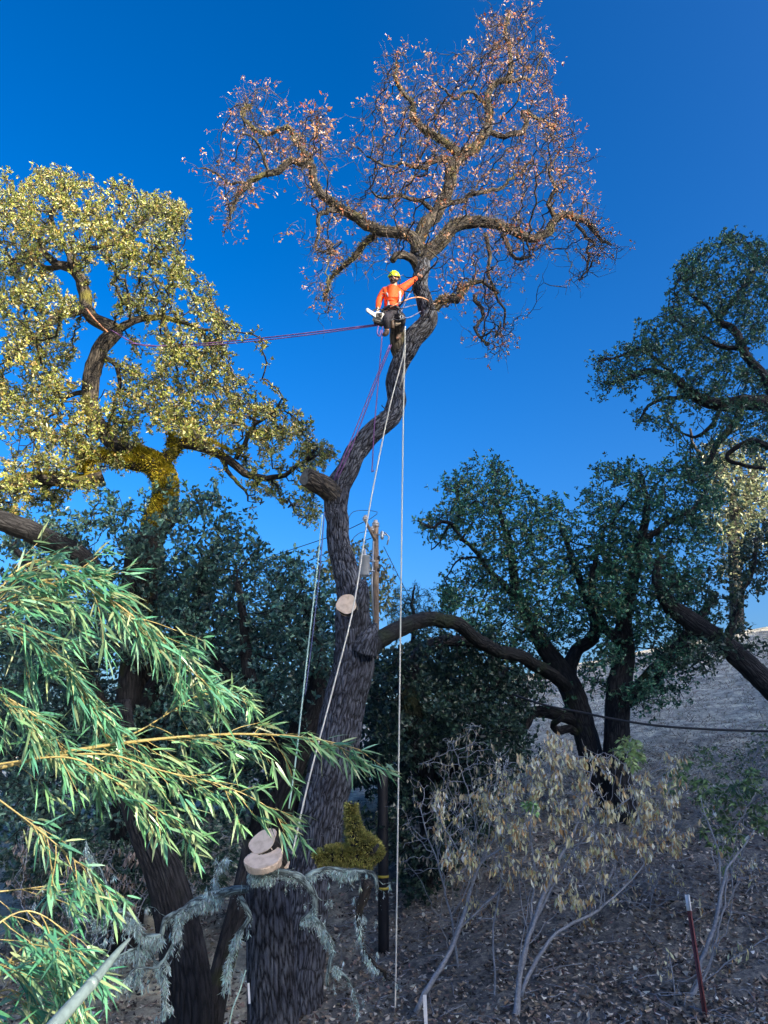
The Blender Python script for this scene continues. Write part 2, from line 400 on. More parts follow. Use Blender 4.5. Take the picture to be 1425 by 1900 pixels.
def twigs(mb, pos, dirs, per, ln, r, rng, droop=-.1):
    """short kinked side shoots; returns their tips and directions"""
    n = len(pos) * per
    if n == 0: return np.zeros((0, 3)), np.zeros((0, 3))
    p0 = np.repeat(pos, per, 0); d = nrm(np.repeat(dirs, per, 0) + .9 * rng.normal(size=(n, 3)) + [0, 0, droop])
    L = ln * (.5 + rng.rand(n, 1)); d2 = nrm(d + .6 * rng.normal(size=(n, 3))); d3 = nrm(d2 + .6 * rng.normal(size=(n, 3)))
    pts = np.stack([p0, p0 + d * L * .4, p0 + d * L * .4 + d2 * L * .35, p0 + d * L * .4 + d2 * L * .35 + d3 * L * .3], 1)
    dd = np.stack([d, d, d2, d3], 1); ref = nrm(rng.normal(size=(n, 1, 3))); a = nrm(np.cross(dd, ref)); b = np.cross(dd, a)
    rr = np.array([1, .85, .65, .4])[None, :, None, None] * r
    th = np.arange(3) * 2.0944
    v = pts[:, :, None] + rr * (a[:, :, None] * np.cos(th)[None, None, :, None] + b[:, :, None] * np.sin(th)[None, None, :, None])
    i = np.arange(n)[:, None, None] * 12 + np.arange(3)[None, :, None] * 3; k = np.arange(3)[None, None]; k2 = (k + 1) % 3
    q = np.stack([i + k, i + k2, i + 3 + k2, i + 3 + k], -1).reshape(-1, 4)
    mb.add(v.reshape(-1, 3), q, attr=v.reshape(-1, 3))
    return pts[:, 3], d3, pts[:, 2]

def moss_on(mb, rows, count, ln, rng, col, upper=True, spread=1.0, jitter=.3):
    """short blades standing on a limb's surface"""
    k = rng.randint(0, len(rows) - 1, count); t = rng.rand(count, 1)
    c = rows[k, :3] * (1 - t) + rows[k + 1, :3] * t; r = rows[k, 3:4]
    d = nrm(rows[k + 1, :3] - rows[k, :3]); n = rng.normal(size=(count, 3))
    if upper: n = n + np.array([.5, -.7, .9]) * spread
    n = nrm(n - d * (n * d).sum(1, keepdims=True))
    leaves(mb, c + n * r * .95, n + jitter * rng.normal(size=(count, 3)), ln * (.5 + rng.rand(count)), ln * .35, rng, varied(col, count, rng, .25))

def tree(label, cat, limbs, Y0, blobs, seed, nattr=2500, step=.2, di=2.2, dk=.32, sig=1.3, leafcol=(.05, .08, .03), alt=None, altp=.15,
         per=8, ls=.085, lw=.045, rthr=.03, bark=None, lmat=None, iters=60, jit=.35, twl=.0, name='oak_tree', furrow=0, group=None, grav=0, tip=.008, clump=.09, droop=0.0, wob=.02, gap=None, fr=1.0, wsc=1.0):
    limbs = [(a, [(x, y, w * wsc) for x, y, w in l]) for a, l in limbs]
    g = grow(limbs, Y0, blobs, seed, nattr, step, di, dk, sig, iters, jit, tip, grav, wob, gap=gap); rng = g['rng']
    base = g['rows'][0][0, :3]
    root = thing(name, (base[0], base[1], float(ground_z(base[0], base[1]))), label, cat, group)
    bark = bark or M_bark_dark
    mb = MB(); r0 = g['rows'][0]
    if furrow: r0 = fine(r0, 4); tube(mb, r0[:, :3], r0[:, 3], 110, furrow=furrow, fk=40, seed=seed)
    else: mesh_limbs(dict(rows=g['rows'][:1]), mb)
    mb.build('trunk', bark, root)
    mb = MB(); mesh_limbs(g, mb, 1); mesh_branches(g, mb); 
    m = g['rad'] < rthr; pos = g['pos'][m]; dr = g['dirs'][m]
    if twl: 
        tp, td, tm = twigs(mb, pos, dr, 1, twl, .005, rng)
        pos = np.concatenate([pos, tp, tm]); dr = np.concatenate([dr, td, td])
    mb.build('branches', bark, root)
    lb = MB(); k_ = rng.rand(len(pos)) < fr; pos = pos[k_]; dr = dr[k_]
    K = 3; pos = np.repeat(pos, K, 0) + clump * rng.normal(size=(len(pos) * K, 3)); dr = np.repeat(dr, K, 0); per = max(2, per // K + 1)
    n = len(pos) * per; c = np.repeat(pos, per, 0) + .012 * rng.normal(size=(n, 3)); d = np.repeat(dr, per, 0) * .4 + rng.normal(size=(n, 3)) + [0, 0, .2 - droop]
    # clumps share a tone
    tone = np.repeat((1 + .22 * rng.normal(size=(len(pos), 1))).clip(.5, 1.6), per, 0)
    s = .6 + .7 * rng.rand(n)
    leaves(lb, c, d, ls * s, lw * s, rng, (varied(leafcol, n, rng, .22, alt, altp) * tone).clip(0, 1), .2)
    lb.build('crown', lmat or M_leaf, root)
    print('TREE', label[:30], 'nodes', len(g['pos']), 'leaves', n)
    return root, g

#MAIN
# -- the bare oak being taken down
MAIN_Y = 13.6
main_limbs = [
 (.4, [(556, 2010, 92), (560, 1900, 84), (564, 1790, 80), (573, 1680, 78), (588, 1580, 82), (606, 1490, 84), (627, 1400, 82), (643, 1310, 78), (656, 1230, 76), (654, 1165, 68), (645, 1110, 50), (636, 1060, 44), (627, 1000, 38), (621, 950, 40), (626, 915, 44), (645, 878, 38), (666, 838, 37), (692, 804, 37), (718, 784, 36), (732, 755, 34), (733, 710, 31), (741, 668, 31), (751, 637, 35), (770, 612, 35), (789, 590, 31), (787, 568, 29), (779, 543, 28), (777, 518, 28), (781, 492, 26), (777, 470, 26)]),
 (-.5, [(624, 925, 40), (606, 908, 39), (588, 897, 37), (567, 885, 35)]),
 (-.45, [(744, 655, 30), (741, 632, 29), (737, 610, 27), (735, 596, 24)]),
 (-.8, [(776, 472, 22), (765, 448, 20), (745, 436, 18), (715, 432, 17), (690, 424, 16), (665, 405, 15), (640, 388, 14), (615, 368, 13), (592, 350, 13), (582, 322, 12), (572, 304, 11), (548, 300, 10), (522, 316, 10), (495, 332, 8), (465, 345, 7), (438, 375, 5), (425, 410, 3)]),
 (.9, [(778, 475, 24), (776, 450, 22), (788, 425, 21), (808, 402, 20), (818, 375, 19), (832, 345, 18), (842, 312, 17), (856, 292, 17), (880, 280, 16), (896, 255, 14), (906, 230, 12), (900, 195, 11), (905, 162, 10), (922, 145, 9), (940, 140, 8), (936, 100, 6), (930, 60, 5), (945, 20, 3)]),
 (-.9, [(858, 290, 13), (838, 262, 12), (812, 246, 11), (790, 235, 10), (772, 212, 9), (766, 182, 7), (742, 150, 5), (735, 115, 3)]),
 (1.2, [(782, 485, 24), (806, 464, 22), (832, 444, 21), (858, 424, 20), (895, 428, 17), (935, 434, 15), (972, 446, 13), (1008, 432, 12), (1032, 404, 11), (1072, 410, 9), (1108, 430, 6), (1135, 455, 3)]),
 (.6, [(905, 240, 9), (930, 248, 9), (958, 246, 9), (970, 232, 8), (966, 214, 7), (1000, 222, 5), (1030, 240, 3)]),
 (-.6, [(1030, 402, 8), (1018, 385, 7), (1030, 350, 6), (1020, 320, 4), (1035, 285, 3)]),
 (.5, [(794, 586, 16), (812, 572, 14), (835, 558, 13), (858, 556, 12), (878, 540, 9), (900, 530, 6), (925, 545, 3)]),
 (-.5, [(880, 545, 7), (896, 580, 6), (885, 610, 5), (905, 640, 3)]),
 (-.4, [(776, 498, 15), (762, 480, 13), (745, 474, 12), (728, 484, 9)]),
 (.7, [(700, 428, 10), (682, 445, 10), (664, 468, 9), (640, 486, 8), (622, 500, 6), (608, 530, 4), (600, 560, 3)]),
 (-.7, [(640, 390, 9), (618, 392, 8), (600, 405, 7), (588, 430, 6), (586, 460, 4)]),
 (.8, [(575, 306, 8), (560, 275, 7), (535, 250, 6), (500, 262, 5), (470, 230, 4), (465, 195, 3)]),
 (-.6, [(498, 330, 6), (500, 290, 5), (480, 265, 4), (450, 250, 3)]),
 (.5, [(465, 345, 5), (430, 330, 4), (400, 320, 3), (372, 312, 2)]),
 (-.8, [(846, 300, 10), (810, 300, 8), (775, 310, 7), (740, 300, 5), (705, 310, 4), (680, 290, 3)]),
 (.9, [(815, 385, 9), (840, 375, 8), (870, 360, 7), (910, 350, 6), (950, 330, 5), (985, 300, 4)]),
 (-.9, [(810, 400, 8), (780, 385, 7), (750, 370, 6), (720, 372, 5), (690, 355, 3)]),
 (-.9, [(935, 434, 8), (950, 470, 6), (985, 475, 4)]),
 (.3, [(905, 432, 7), (912, 470, 6), (915, 510, 5), (930, 560, 4), (935, 610, 3)]),
 (-.6, [(1072, 410, 6), (1090, 450, 5), (1085, 490, 4), (1075, 520, 2)]),
 (.5, [(922, 145, 6), (960, 142, 6), (990, 135, 4), (1005, 100, 3)]),
 (-.5, [(900, 195, 6), (870, 180, 5), (840, 185, 4), (815, 160, 3)]),
 (5.2, [(680, 1208, 38), (712, 1184, 32), (755, 1162, 29), (800, 1152, 27), (845, 1165, 25), (885, 1188, 24), (930, 1212, 23), (975, 1222, 22), (1012, 1240, 22), (1050, 1275, 22)]),
]
main_limbs = main_limbs[:3] + [(a, [(x, y, w * 1.22) for x, y, w in l]) for a, l in main_limbs[3:-1]] + main_limbs[-1:]
main_blobs = [(420,300,40),(450,210,42),(480,180,36),(520,240,48),(575,235,45),(440,360,35),(410,335,26),(605,262,38),(650,285,16),(560,320,40),(600,400,40),(590,450,34),(615,480,40),(600,545,28),(606,590,14),(660,430,45),(480,290,50),(425,410,20),(380,312,18),
 (722,120,34),(760,70,22),(745,170,52),(700,210,38),(755,250,60),(700,300,44),(830,250,70),(860,150,40),(800,180,52),(830,330,62),(760,340,55),(700,370,44),(645,360,24),(790,100,24),(762,25,7),
 (930,50,44),(965,35,40),(905,20,22),(990,85,36),(920,120,52),(980,150,45),(1005,200,44),(1020,130,20),
 (960,250,60),(1030,260,50),(1060,320,42),(1000,350,60),(920,350,60),(1060,400,50),(1110,440,40),(1140,480,24),(1075,505,30),(980,430,50),(900,430,44),(850,430,44),(930,490,44),(910,540,42),(870,580,30),(930,600,28),(890,640,16),(935,655,16),(850,500,34),(730,440,44),(690,470,38),(1090,290,18),(1050,200,18)]
g = grow(main_limbs, MAIN_Y, main_blobs, 11, 3900, .14, 1.6, .22, 1.6, iters=60, jit=.58, tip=.0052, wob=.035, pexp=2.45, gap=-.1)
print('MAIN nodes', len(g['pos']))
rng = g['rng']
tree_root = thing('oak_tree', (-1.2, 13.6, float(ground_z(-1.2, 13.6))), 'tall nearly bare oak with russet leaves that the climber in orange stands in', 'tree')
mb = MB(); r0 = g['rows'][0]; r0 = fine(r0, 4); tube(mb, r0[:, :3], r0[:, 3], 170, furrow=.032, fk=36, seed=2); mb.build('trunk', M_bark_main, tree_root)
mb = MB()
for k in (1, 2): rr_ = fine(g['rows'][k], 4); tube(mb, rr_[:, :3], rr_[:, 3], 48, furrow=.02, fk=22, seed=k)
mesh_limbs(dict(rows=g['rows'][:-1]), mb, 3); mesh_branches(g, mb, 1.15); mb.build('limbs', M_bark, tree_root)
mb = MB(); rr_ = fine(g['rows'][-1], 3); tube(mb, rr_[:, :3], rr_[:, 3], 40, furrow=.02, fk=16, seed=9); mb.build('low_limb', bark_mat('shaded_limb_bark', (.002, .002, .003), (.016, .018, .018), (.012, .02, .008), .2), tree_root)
mb = MB(); thin = g['rad'] < .03; tp, td, tm = twigs(mb, g['pos'][thin], g['dirs'][thin], 1, .30, .0045, rng, -.1)
mb.build('twigs', M_twig, tree_root)
_p = P(727, 550, 13.4); _s = np.array([SX * math.cos(SUN_EL), SY * math.cos(SUN_EL), math.sin(SUN_EL)]); _d = tp - _p; _t = _d @ _s; _far = np.linalg.norm(_d - _t[:, None] * _s, axis=1)
keep_ = ~((_t > 0) & (_far < .55)); tp = tp[keep_]; td = td[keep_]
lb = MB(); sel = (rng.rand(len(tp)) < .14 + .36 * (gapn(tp[:, 0] * 30, tp[:, 2] * 30, 2.) > .1)); tp2 = tp[sel]; td2 = td[sel]; per = 6; n = len(tp2) * per
d = np.repeat(td2, per, 0) * .6 + .9 * rng.normal(size=(n, 3)) + [0, 0, -.35]; s = .5 + .8 * rng.rand(n)
cols = varied((.50, .26, .14), n, rng, .25, [(.66, .46, .36), (.5, .14, .05), (.4, .22, .07), (.7, .5, .4)], .6)
leaves(lb, np.repeat(tp2, per, 0) + .03 * rng.normal(size=(n, 3)), d, .075 * s, .034 * s, rng, cols, .3)
lb.build('leaves', M_leaf_dry, tree_root)
# pale twisted moss and lichen on the sunny limbs
lb = MB()
for k in (3, 4, 5, 6, 9, 12, 14):
    moss_on(lb, g['rows'][k], 900, .05, rng, (.30, .27, .12), True, .6)
lb.build('lichen', M_lichen, tree_root)
def stub_face(root, rows_end, rr, nrml, mat, name='cut_face', bulge=.004):
    c = np.array(rows_end); n = nrm(np.array(nrml, float)); a = nrm(np.cross(n, [0, 0, 1.])); b = np.cross(n, a)
    th = np.arange(28) * 2 * math.pi / 28; w = rr * (1 + .05 * np.sin(3 * th + 1) + .03 * np.sin(5 * th))
    v = [c + n * .006 + .0 * a] + [c + n * .006 + w[k] * (a * math.cos(th[k]) + b * math.sin(th[k])) for k in range(28)]
    v += [c - n * .03 + w[k] * (a * math.cos(th[k]) + b * math.sin(th[k])) for k in range(28)]
    t = [[0, 1 + k, 1 + (k + 1) % 28] for k in range(28)]; q = [[1 + k, 29 + k, 29 + (k + 1) % 28, 1 + (k + 1) % 28] for k in range(28)]
    at = np.array([[0, 0, 0]] + [[w[k] * math.cos(th[k]), w[k] * math.sin(th[k]), 0] for k in range(28)] * 2)
    m = MB(); m.add(v, q, t, at); return m.build(name, mat, root, smooth=False)
def wood_mat(name, c1, c2, ring=60):
    m, nt, b = new_mat(name); L = nt.links
    a = nt.nodes.new('ShaderNodeAttribute'); a.attribute_name = 'bark'
    w = nt.nodes.new('ShaderNodeTexWave'); w.wave_type = 'RINGS'; w.rings_direction = 'Z'; w.inputs['Scale'].default_value = ring / 2; w.inputs['Distortion'].default_value = 6; w.inputs['Detail'].default_value = 3
    n = nt.nodes.new('ShaderNodeTexNoise'); n.inputs['Scale'].default_value = 12; n.inputs['Detail'].default_value = 6
    L.new(a.outputs['Vector'], w.inputs['Vector']); L.new(a.outputs['Vector'], n.inputs['Vector'])
    ad = nt.nodes.new('ShaderNodeMath'); ad.operation = 'MULTIPLY_ADD'; ad.inputs[1].default_value = .13; L.new(w.outputs['Fac'], ad.inputs[0]); L.new(n.outputs[0], ad.inputs[2])
    r = nt.nodes.new('ShaderNodeValToRGB'); r.color_ramp.elements[0].position = .38; r.color_ramp.elements[1].position = .62
    r.color_ramp.elements[0].color = (*c1, 1); r.color_ramp.elements[1].color = (*c2, 1); L.new(ad.outputs[0], r.inputs[0]); L.new(r.outputs[0], b.inputs['Base Color'])
    b.inputs['Roughness'].default_value = .8
    return m
M_wood_fresh = wood_mat('fresh_cut_wood', (.5, .37, .26), (.72, .58, .45))
M_wood_old = wood_mat('old_cut_wood', (.05, .05, .04), (.14, .13, .11))
e = g['rows'][1]; stub_face(tree_root, e[-1, :3], e[-1, 3] * .93, e[-1, :3] - e[-4, :3], M_wood_old)
e = g['rows'][2]; stub_face(tree_root, e[-1, :3], e[-1, 3] * .93, e[-1, :3] - e[-4, :3] , M_wood_fresh)
# pruned collar on the lower trunk: a pale broken stub by the pole
rk_ = np.random.RandomState(77)
for _ in range(34):
    mk_ = MB(); i_ = rk_.randint(60, len(r0) - 10); c_ = r0[i_, :3]; n_ = nrm(rk_.normal(size=3) * [1, 1, .3] + [0, -.6, .1]); R_k = r0[i_, 3]
    if rk_.rand() < .45: p1_ = c_ + n_ * R_k * .8; l_ = .06 + .3 * rk_.rand() ** 2; tube(mk_, [p1_, p1_ + n_ * l_ * .6 + [0, 0, .02], p1_ + n_ * l_ + rk_.normal(size=3) * .04], [.014, .009, .005], 5); mk_.build('broken_twig', M_bark_main, tree_root)
    else: s_k = .035 + .05 * rk_.rand(); tube(mk_, [c_ + n_ * R_k * .82, c_ + n_ * (R_k * .98), c_ + n_ * (R_k * 1.03)], [s_k * 1.2, s_k, s_k * .45], 10); mk_.build('knot', M_bark_main, tree_root)
mbk = MB(); rr_ = spline([[*P(676, 1074, 13.3), .02], [*P(670, 1100, 13.25), .15], [*P(665, 1125, 13.4), .19], [*P(662, 1165, 13.6), .22]], .05)
tube(mbk, rr_[:, :3], rr_[:, 3], 40, furrow=.02, fk=16, seed=6)
rr_ = spline([[*P(697, 1156, 13.4), .025], [*P(686, 1180, 13.4), .15], [*P(674, 1208, 13.5), .24]], .05); tube(mbk, rr_[:, :3], rr_[:, 3], 40, furrow=.02, fk=16, seed=7)
mbk.build('burl', M_bark_main, tree_root)
# dark foliage carried by the low limb on the right
low_blobs = [(800,1230,60),(870,1250,70),(940,1290,60),(780,1310,60),(850,1340,60),(900,1380,50),(760,1230,40),(800,1400,60),(860,1440,50),(760,1460,50),(820,1500,50),(740,1380,40),(935,1345,44),(960,1400,30),(900,1470,40),(880,1540,34),(700,1300,30),(890,1190,30),(760,1590,44),(830,1580,40),(720,1530,40),(780,1660,30)]

#LEFTOAK
left_limbs = [
 (0, [(262, 1400, 85), (268, 1250, 72), (262, 1120, 62), (272, 1040, 58), (290, 975, 48), (306, 925, 42), (306, 890, 42), (290, 866, 44), (268, 852, 36), (240, 840, 30), (205, 810, 28), (178, 770, 28), (172, 735, 30), (176, 690, 32), (192, 645, 30), (212, 618, 32), (205, 603, 28), (180, 590, 24), (163, 570, 24), (160, 540, 22), (150, 510, 20), (132, 492, 18), (110, 485, 16), (88, 468, 12), (70, 440, 8)]),
 (-.6, [(300, 872, 30), (312, 848, 26), (330, 830, 20), (310, 815, 18), (345, 818, 20), (380, 826, 20), (410, 838, 18), (440, 858, 16), (470, 880, 14), (500, 885, 12), (530, 878, 9), (560, 858, 7), (590, 830, 5)]),
 (1.0, [(215, 612, 18), (240, 600, 14), (270, 592, 13), (300, 592, 11), (340, 600, 8), (380, 612, 6), (410, 600, 4)]),
 (-.8, [(165, 572, 18), (140, 578, 18), (110, 585, 18), (85, 605, 15), (60, 625, 11), (30, 650, 7)]),
 (.6, [(150, 495, 12), (130, 470, 11), (150, 465, 12), (180, 462, 10), (215, 445, 8), (245, 470, 5), (280, 490, 4)]),
 (-.5, [(285, 862, 24), (250, 862, 24), (215, 855, 20), (180, 845, 18), (150, 870, 18), (155, 835, 12), (140, 810, 8)]),
 (-.9, [(190, 885, 20), (150, 895, 22), (110, 890, 22), (70, 890, 22), (35, 895, 18), (5, 905, 16), (-30, 910, 12)]),
 (.4, [(172, 730, 12), (150, 728, 10), (125, 738, 9), (112, 750, 6)]),
 (.9, [(200, 665, 12), (220, 680, 9), (225, 720, 8), (210, 750, 5)]),
 (-.5, [(440, 856, 10), (470, 800, 8), (500, 770, 6), (520, 745, 4)]),
 (-.5, [(410, 838, 10), (430, 880, 8), (455, 910, 6), (460, 930, 3)]),
 (.4, [(560, 858, 6), (600, 845, 4), (620, 850, 3)]),
 (1, [(132, 492, 12), (90, 500, 10), (50, 480, 8), (10, 485, 6)]),
 (-1, [(160, 540, 10), (120, 450, 8), (100, 400, 6), (120, 350, 4)]),
 (.6, [(230, 440, 6), (280, 400, 5), (320, 400, 4), (340, 430, 3)]),
 (-.6, [(300, 590, 7), (320, 640, 6), (370, 650, 5), (420, 640, 3)]),
]
left_blobs = [(20,350,40),(60,345,40),(110,350,36),(145,335,28),(30,420,50),(90,410,50),(160,400,50),(210,385,44),(255,400,44),(295,380,26),(330,400,26),(310,430,36),(200,440,40),(255,460,36),(320,480,30),(335,505,22),(20,500,40),(60,460,40),(15,570,36),(50,560,30),(30,640,40),(90,640,30),(10,710,40),(60,700,40),(110,670,26),(30,780,50),(100,770,50),(165,790,40),(40,850,45),(110,830,40),(200,830,34),
 (300,550,30),(360,560,24),(395,540,10),(400,590,22),(440,605,14),(350,620,30),(290,640,40),(400,660,28),(440,660,16),(240,560,24),(260,690,40),(330,700,44),(250,750,40),(310,760,44),(390,740,44),(430,740,34),(230,800,34),(370,790,34),(450,790,36),(480,740,24),(510,760,26),(500,800,30),(545,790,22),(570,820,26),(540,850,30),(600,845,20),(620,840,10),(480,840,24),(560,900,24),(590,930,18),(510,910,18),(585,960,16),(100,920,36),(170,910,24),(30,940,30),(355,800,24),(120,560,22),(100,720,24)]
tree('broad oak with golden lit leaves and thick mossy limbs at the left', 'tree', left_limbs, 17.0, left_blobs, 21, nattr=6000, step=.19, di=2.0, dk=.26, sig=1.6, gap=-.03, wsc=.95,
     leafcol=(.27, .30, .06), alt=[(.46, .45, .22), (.11, .15, .05), (.40, .28, .09)], altp=.5, per=24, ls=.09, lw=.038, rthr=.03, bark=M_bark_left, jit=.6, tip=.010, clump=.075, fr=.8)
mb = MB(); 
lroot = bpy.data.objects['oak_tree.001']
rng = np.random.RandomState(8)
_rs = None
for sp, cnt in ((left_limbs[0], 9000), (left_limbs[1], 2500), (left_limbs[5], 5000), (left_limbs[6], 6000)):
    r = limb_rows(sp, 17.0, _rs, np.random.RandomState(1), wob=0); _rs = r if _rs is None else _rs
    if cnt == 9000: r = r[(r[:, 2] > P(300, 990, 17)[2]) & (r[:, 2] < P(300, 845, 17)[2])]
    if cnt == 2500: r = r[:len(r) // 2]
    moss_on(mb, r, cnt, .07, rng, (.42, .36, .04), True, 1.0)
mb.build('moss', M_moss, lroot)

#DARKTREES
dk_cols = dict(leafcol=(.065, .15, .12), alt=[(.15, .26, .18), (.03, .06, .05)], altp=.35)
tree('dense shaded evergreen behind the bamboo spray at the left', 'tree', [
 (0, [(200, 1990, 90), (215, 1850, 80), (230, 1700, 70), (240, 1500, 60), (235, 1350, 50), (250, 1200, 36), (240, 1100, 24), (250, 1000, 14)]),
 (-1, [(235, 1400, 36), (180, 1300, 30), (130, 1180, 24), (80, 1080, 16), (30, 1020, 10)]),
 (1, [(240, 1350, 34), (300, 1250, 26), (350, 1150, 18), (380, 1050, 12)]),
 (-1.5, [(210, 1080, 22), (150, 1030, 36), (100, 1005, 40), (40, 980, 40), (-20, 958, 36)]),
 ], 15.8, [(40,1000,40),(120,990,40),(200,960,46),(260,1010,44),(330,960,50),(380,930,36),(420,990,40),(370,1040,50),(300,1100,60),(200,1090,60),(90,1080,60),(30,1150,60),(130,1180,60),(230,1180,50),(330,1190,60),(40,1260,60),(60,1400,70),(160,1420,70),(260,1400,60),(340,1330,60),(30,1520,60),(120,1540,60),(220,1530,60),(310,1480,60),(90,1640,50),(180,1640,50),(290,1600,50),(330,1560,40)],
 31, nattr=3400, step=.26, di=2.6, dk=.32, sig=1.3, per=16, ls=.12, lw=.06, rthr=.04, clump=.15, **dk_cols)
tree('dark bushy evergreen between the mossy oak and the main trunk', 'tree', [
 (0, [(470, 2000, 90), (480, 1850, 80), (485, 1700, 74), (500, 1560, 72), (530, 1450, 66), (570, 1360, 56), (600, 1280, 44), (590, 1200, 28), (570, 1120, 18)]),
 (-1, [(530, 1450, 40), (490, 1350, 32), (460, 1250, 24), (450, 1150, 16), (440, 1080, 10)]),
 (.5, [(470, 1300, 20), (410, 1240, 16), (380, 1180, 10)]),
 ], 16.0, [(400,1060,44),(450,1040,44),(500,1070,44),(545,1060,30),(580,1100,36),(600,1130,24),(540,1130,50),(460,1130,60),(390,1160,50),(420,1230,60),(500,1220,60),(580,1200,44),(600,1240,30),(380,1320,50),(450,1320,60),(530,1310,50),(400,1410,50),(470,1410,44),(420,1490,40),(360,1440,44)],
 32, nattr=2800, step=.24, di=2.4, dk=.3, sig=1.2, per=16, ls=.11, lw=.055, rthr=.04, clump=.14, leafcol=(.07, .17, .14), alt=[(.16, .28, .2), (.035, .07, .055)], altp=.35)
tree('yellowing oak far behind the pole mounted transformer', 'tree', [(0, [(655, 1400, 20), (660, 1250, 16), (660, 1120, 12), (668, 1050, 8)]), (1, [(660, 1150, 8), (690, 1090, 6), (715, 1060, 4)])], 36,
 [(650,1040,20),(670,1020,16),(700,1050,22),(715,1080,20),(690,1110,30),(600,1040,18),(590,1070,18),(650,1100,30),(720,1130,20)], 33, nattr=420, step=.4, di=4, dk=.6, sig=1.5, per=9, ls=.2, lw=.11, rthr=.08, clump=.25, leafcol=(.20, .19, .07), alt=[(.08, .12, .05)], altp=.4, tip=.015)
# -- oaks on the right
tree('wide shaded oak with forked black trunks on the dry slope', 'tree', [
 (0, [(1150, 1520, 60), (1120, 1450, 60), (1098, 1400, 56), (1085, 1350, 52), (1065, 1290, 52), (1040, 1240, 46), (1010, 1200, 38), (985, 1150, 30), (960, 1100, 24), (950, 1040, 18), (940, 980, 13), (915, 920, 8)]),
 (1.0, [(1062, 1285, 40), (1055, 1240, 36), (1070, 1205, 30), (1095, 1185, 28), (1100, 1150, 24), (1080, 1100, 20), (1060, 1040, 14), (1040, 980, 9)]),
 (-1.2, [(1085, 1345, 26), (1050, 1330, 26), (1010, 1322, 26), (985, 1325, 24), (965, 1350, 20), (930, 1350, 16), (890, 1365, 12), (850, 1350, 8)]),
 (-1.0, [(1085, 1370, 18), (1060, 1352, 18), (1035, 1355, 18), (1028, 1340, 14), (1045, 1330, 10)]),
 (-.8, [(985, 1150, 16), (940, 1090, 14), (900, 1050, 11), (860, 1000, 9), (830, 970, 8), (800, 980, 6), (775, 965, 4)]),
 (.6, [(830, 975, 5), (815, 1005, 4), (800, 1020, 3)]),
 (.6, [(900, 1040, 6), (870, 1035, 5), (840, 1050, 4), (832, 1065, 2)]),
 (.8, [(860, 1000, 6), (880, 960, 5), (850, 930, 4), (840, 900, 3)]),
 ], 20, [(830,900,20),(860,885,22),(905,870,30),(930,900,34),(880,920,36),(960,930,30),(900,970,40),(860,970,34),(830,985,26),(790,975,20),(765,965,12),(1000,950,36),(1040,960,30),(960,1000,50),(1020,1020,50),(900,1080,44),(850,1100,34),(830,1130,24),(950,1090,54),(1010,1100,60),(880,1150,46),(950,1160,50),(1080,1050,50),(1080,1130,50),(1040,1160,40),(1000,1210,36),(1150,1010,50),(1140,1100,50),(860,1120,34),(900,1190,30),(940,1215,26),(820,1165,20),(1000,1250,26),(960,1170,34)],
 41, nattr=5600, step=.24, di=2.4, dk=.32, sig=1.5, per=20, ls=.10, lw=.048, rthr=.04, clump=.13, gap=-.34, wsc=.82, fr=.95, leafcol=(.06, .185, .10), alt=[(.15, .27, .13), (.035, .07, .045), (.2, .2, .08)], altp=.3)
tree('upright shaded oak with a straight black trunk beside the forked one', 'tree', [
 (0, [(1165, 1560, 62), (1150, 1470, 60), (1142, 1400, 56), (1145, 1330, 54), (1150, 1270, 54), (1160, 1210, 44), (1160, 1150, 36), (1175, 1080, 28), (1190, 1000, 20), (1200, 930, 14), (1190, 880, 8)]),
 (1.0, [(1148, 1310, 36), (1180, 1280, 40), (1210, 1250, 40), (1235, 1220, 34), (1270, 1180, 26), (1300, 1140, 18), (1330, 1100, 12)]),
 (-1.0, [(1158, 1200, 24), (1120, 1160, 20), (1100, 1090, 14), (1110, 1010, 10)]),
 (.8, [(1190, 1000, 14), (1240, 970, 12), (1290, 940, 9), (1310, 900, 6), (1330, 870, 4)]),
 ], 19.5, [(1130,880,26),(1160,880,26),(1110,930,36),(1170,930,50),(1230,900,44),(1280,880,36),(1310,920,36),(1250,970,50),(1180,1010,50),(1300,990,40),(1130,1040,40),(1220,1060,50),(1280,1060,44),(1150,1110,50),(1210,1130,50),(1280,1130,40),(1180,1190,44),(1240,1200,44),(1290,1200,34),(1130,1210,30),(1220,1260,34),(1190,1310,28),(1260,1270,24),(1100,1260,24),(1320,1150,24)],
 42, nattr=5200, step=.24, di=2.4, dk=.32, sig=1.5, per=20, ls=.10, lw=.048, rthr=.04, clump=.13, gap=-.34, wsc=.82, fr=.95, leafcol=(.055, .175, .10), alt=[(.15, .27, .14), (.035, .07, .045)], altp=.3)
tree('blue grey oak trunk leaning in from the right edge', 'tree', [
 (0, [(1600, 1420, 60), (1500, 1330, 50), (1430, 1270, 42), (1380, 1225, 38), (1330, 1185, 36), (1280, 1150, 36), (1245, 1120, 30), (1225, 1080, 20), (1230, 1030, 12)]),
 (-.6, [(1345, 1200, 18), (1350, 1170, 14), (1370, 1120, 10), (1395, 1060, 8), (1400, 1000, 6)]),
 ], 18.2, [(1400,1040,36),(1360,1050,30),(1420,1000,34),(1340,1090,26),(1330,1200,26),(1390,1090,26),(1300,1230,22),(1370,1180,20),(1410,1210,14),(1260,1230,20),(1260,1090,30)],
 43, nattr=650, step=.24, di=2.6, dk=.34, sig=1.1, per=11, ls=.12, lw=.065, rthr=.04, clump=.13, leafcol=(.05, .09, .06), alt=[(.1, .14, .08)], altp=.2)
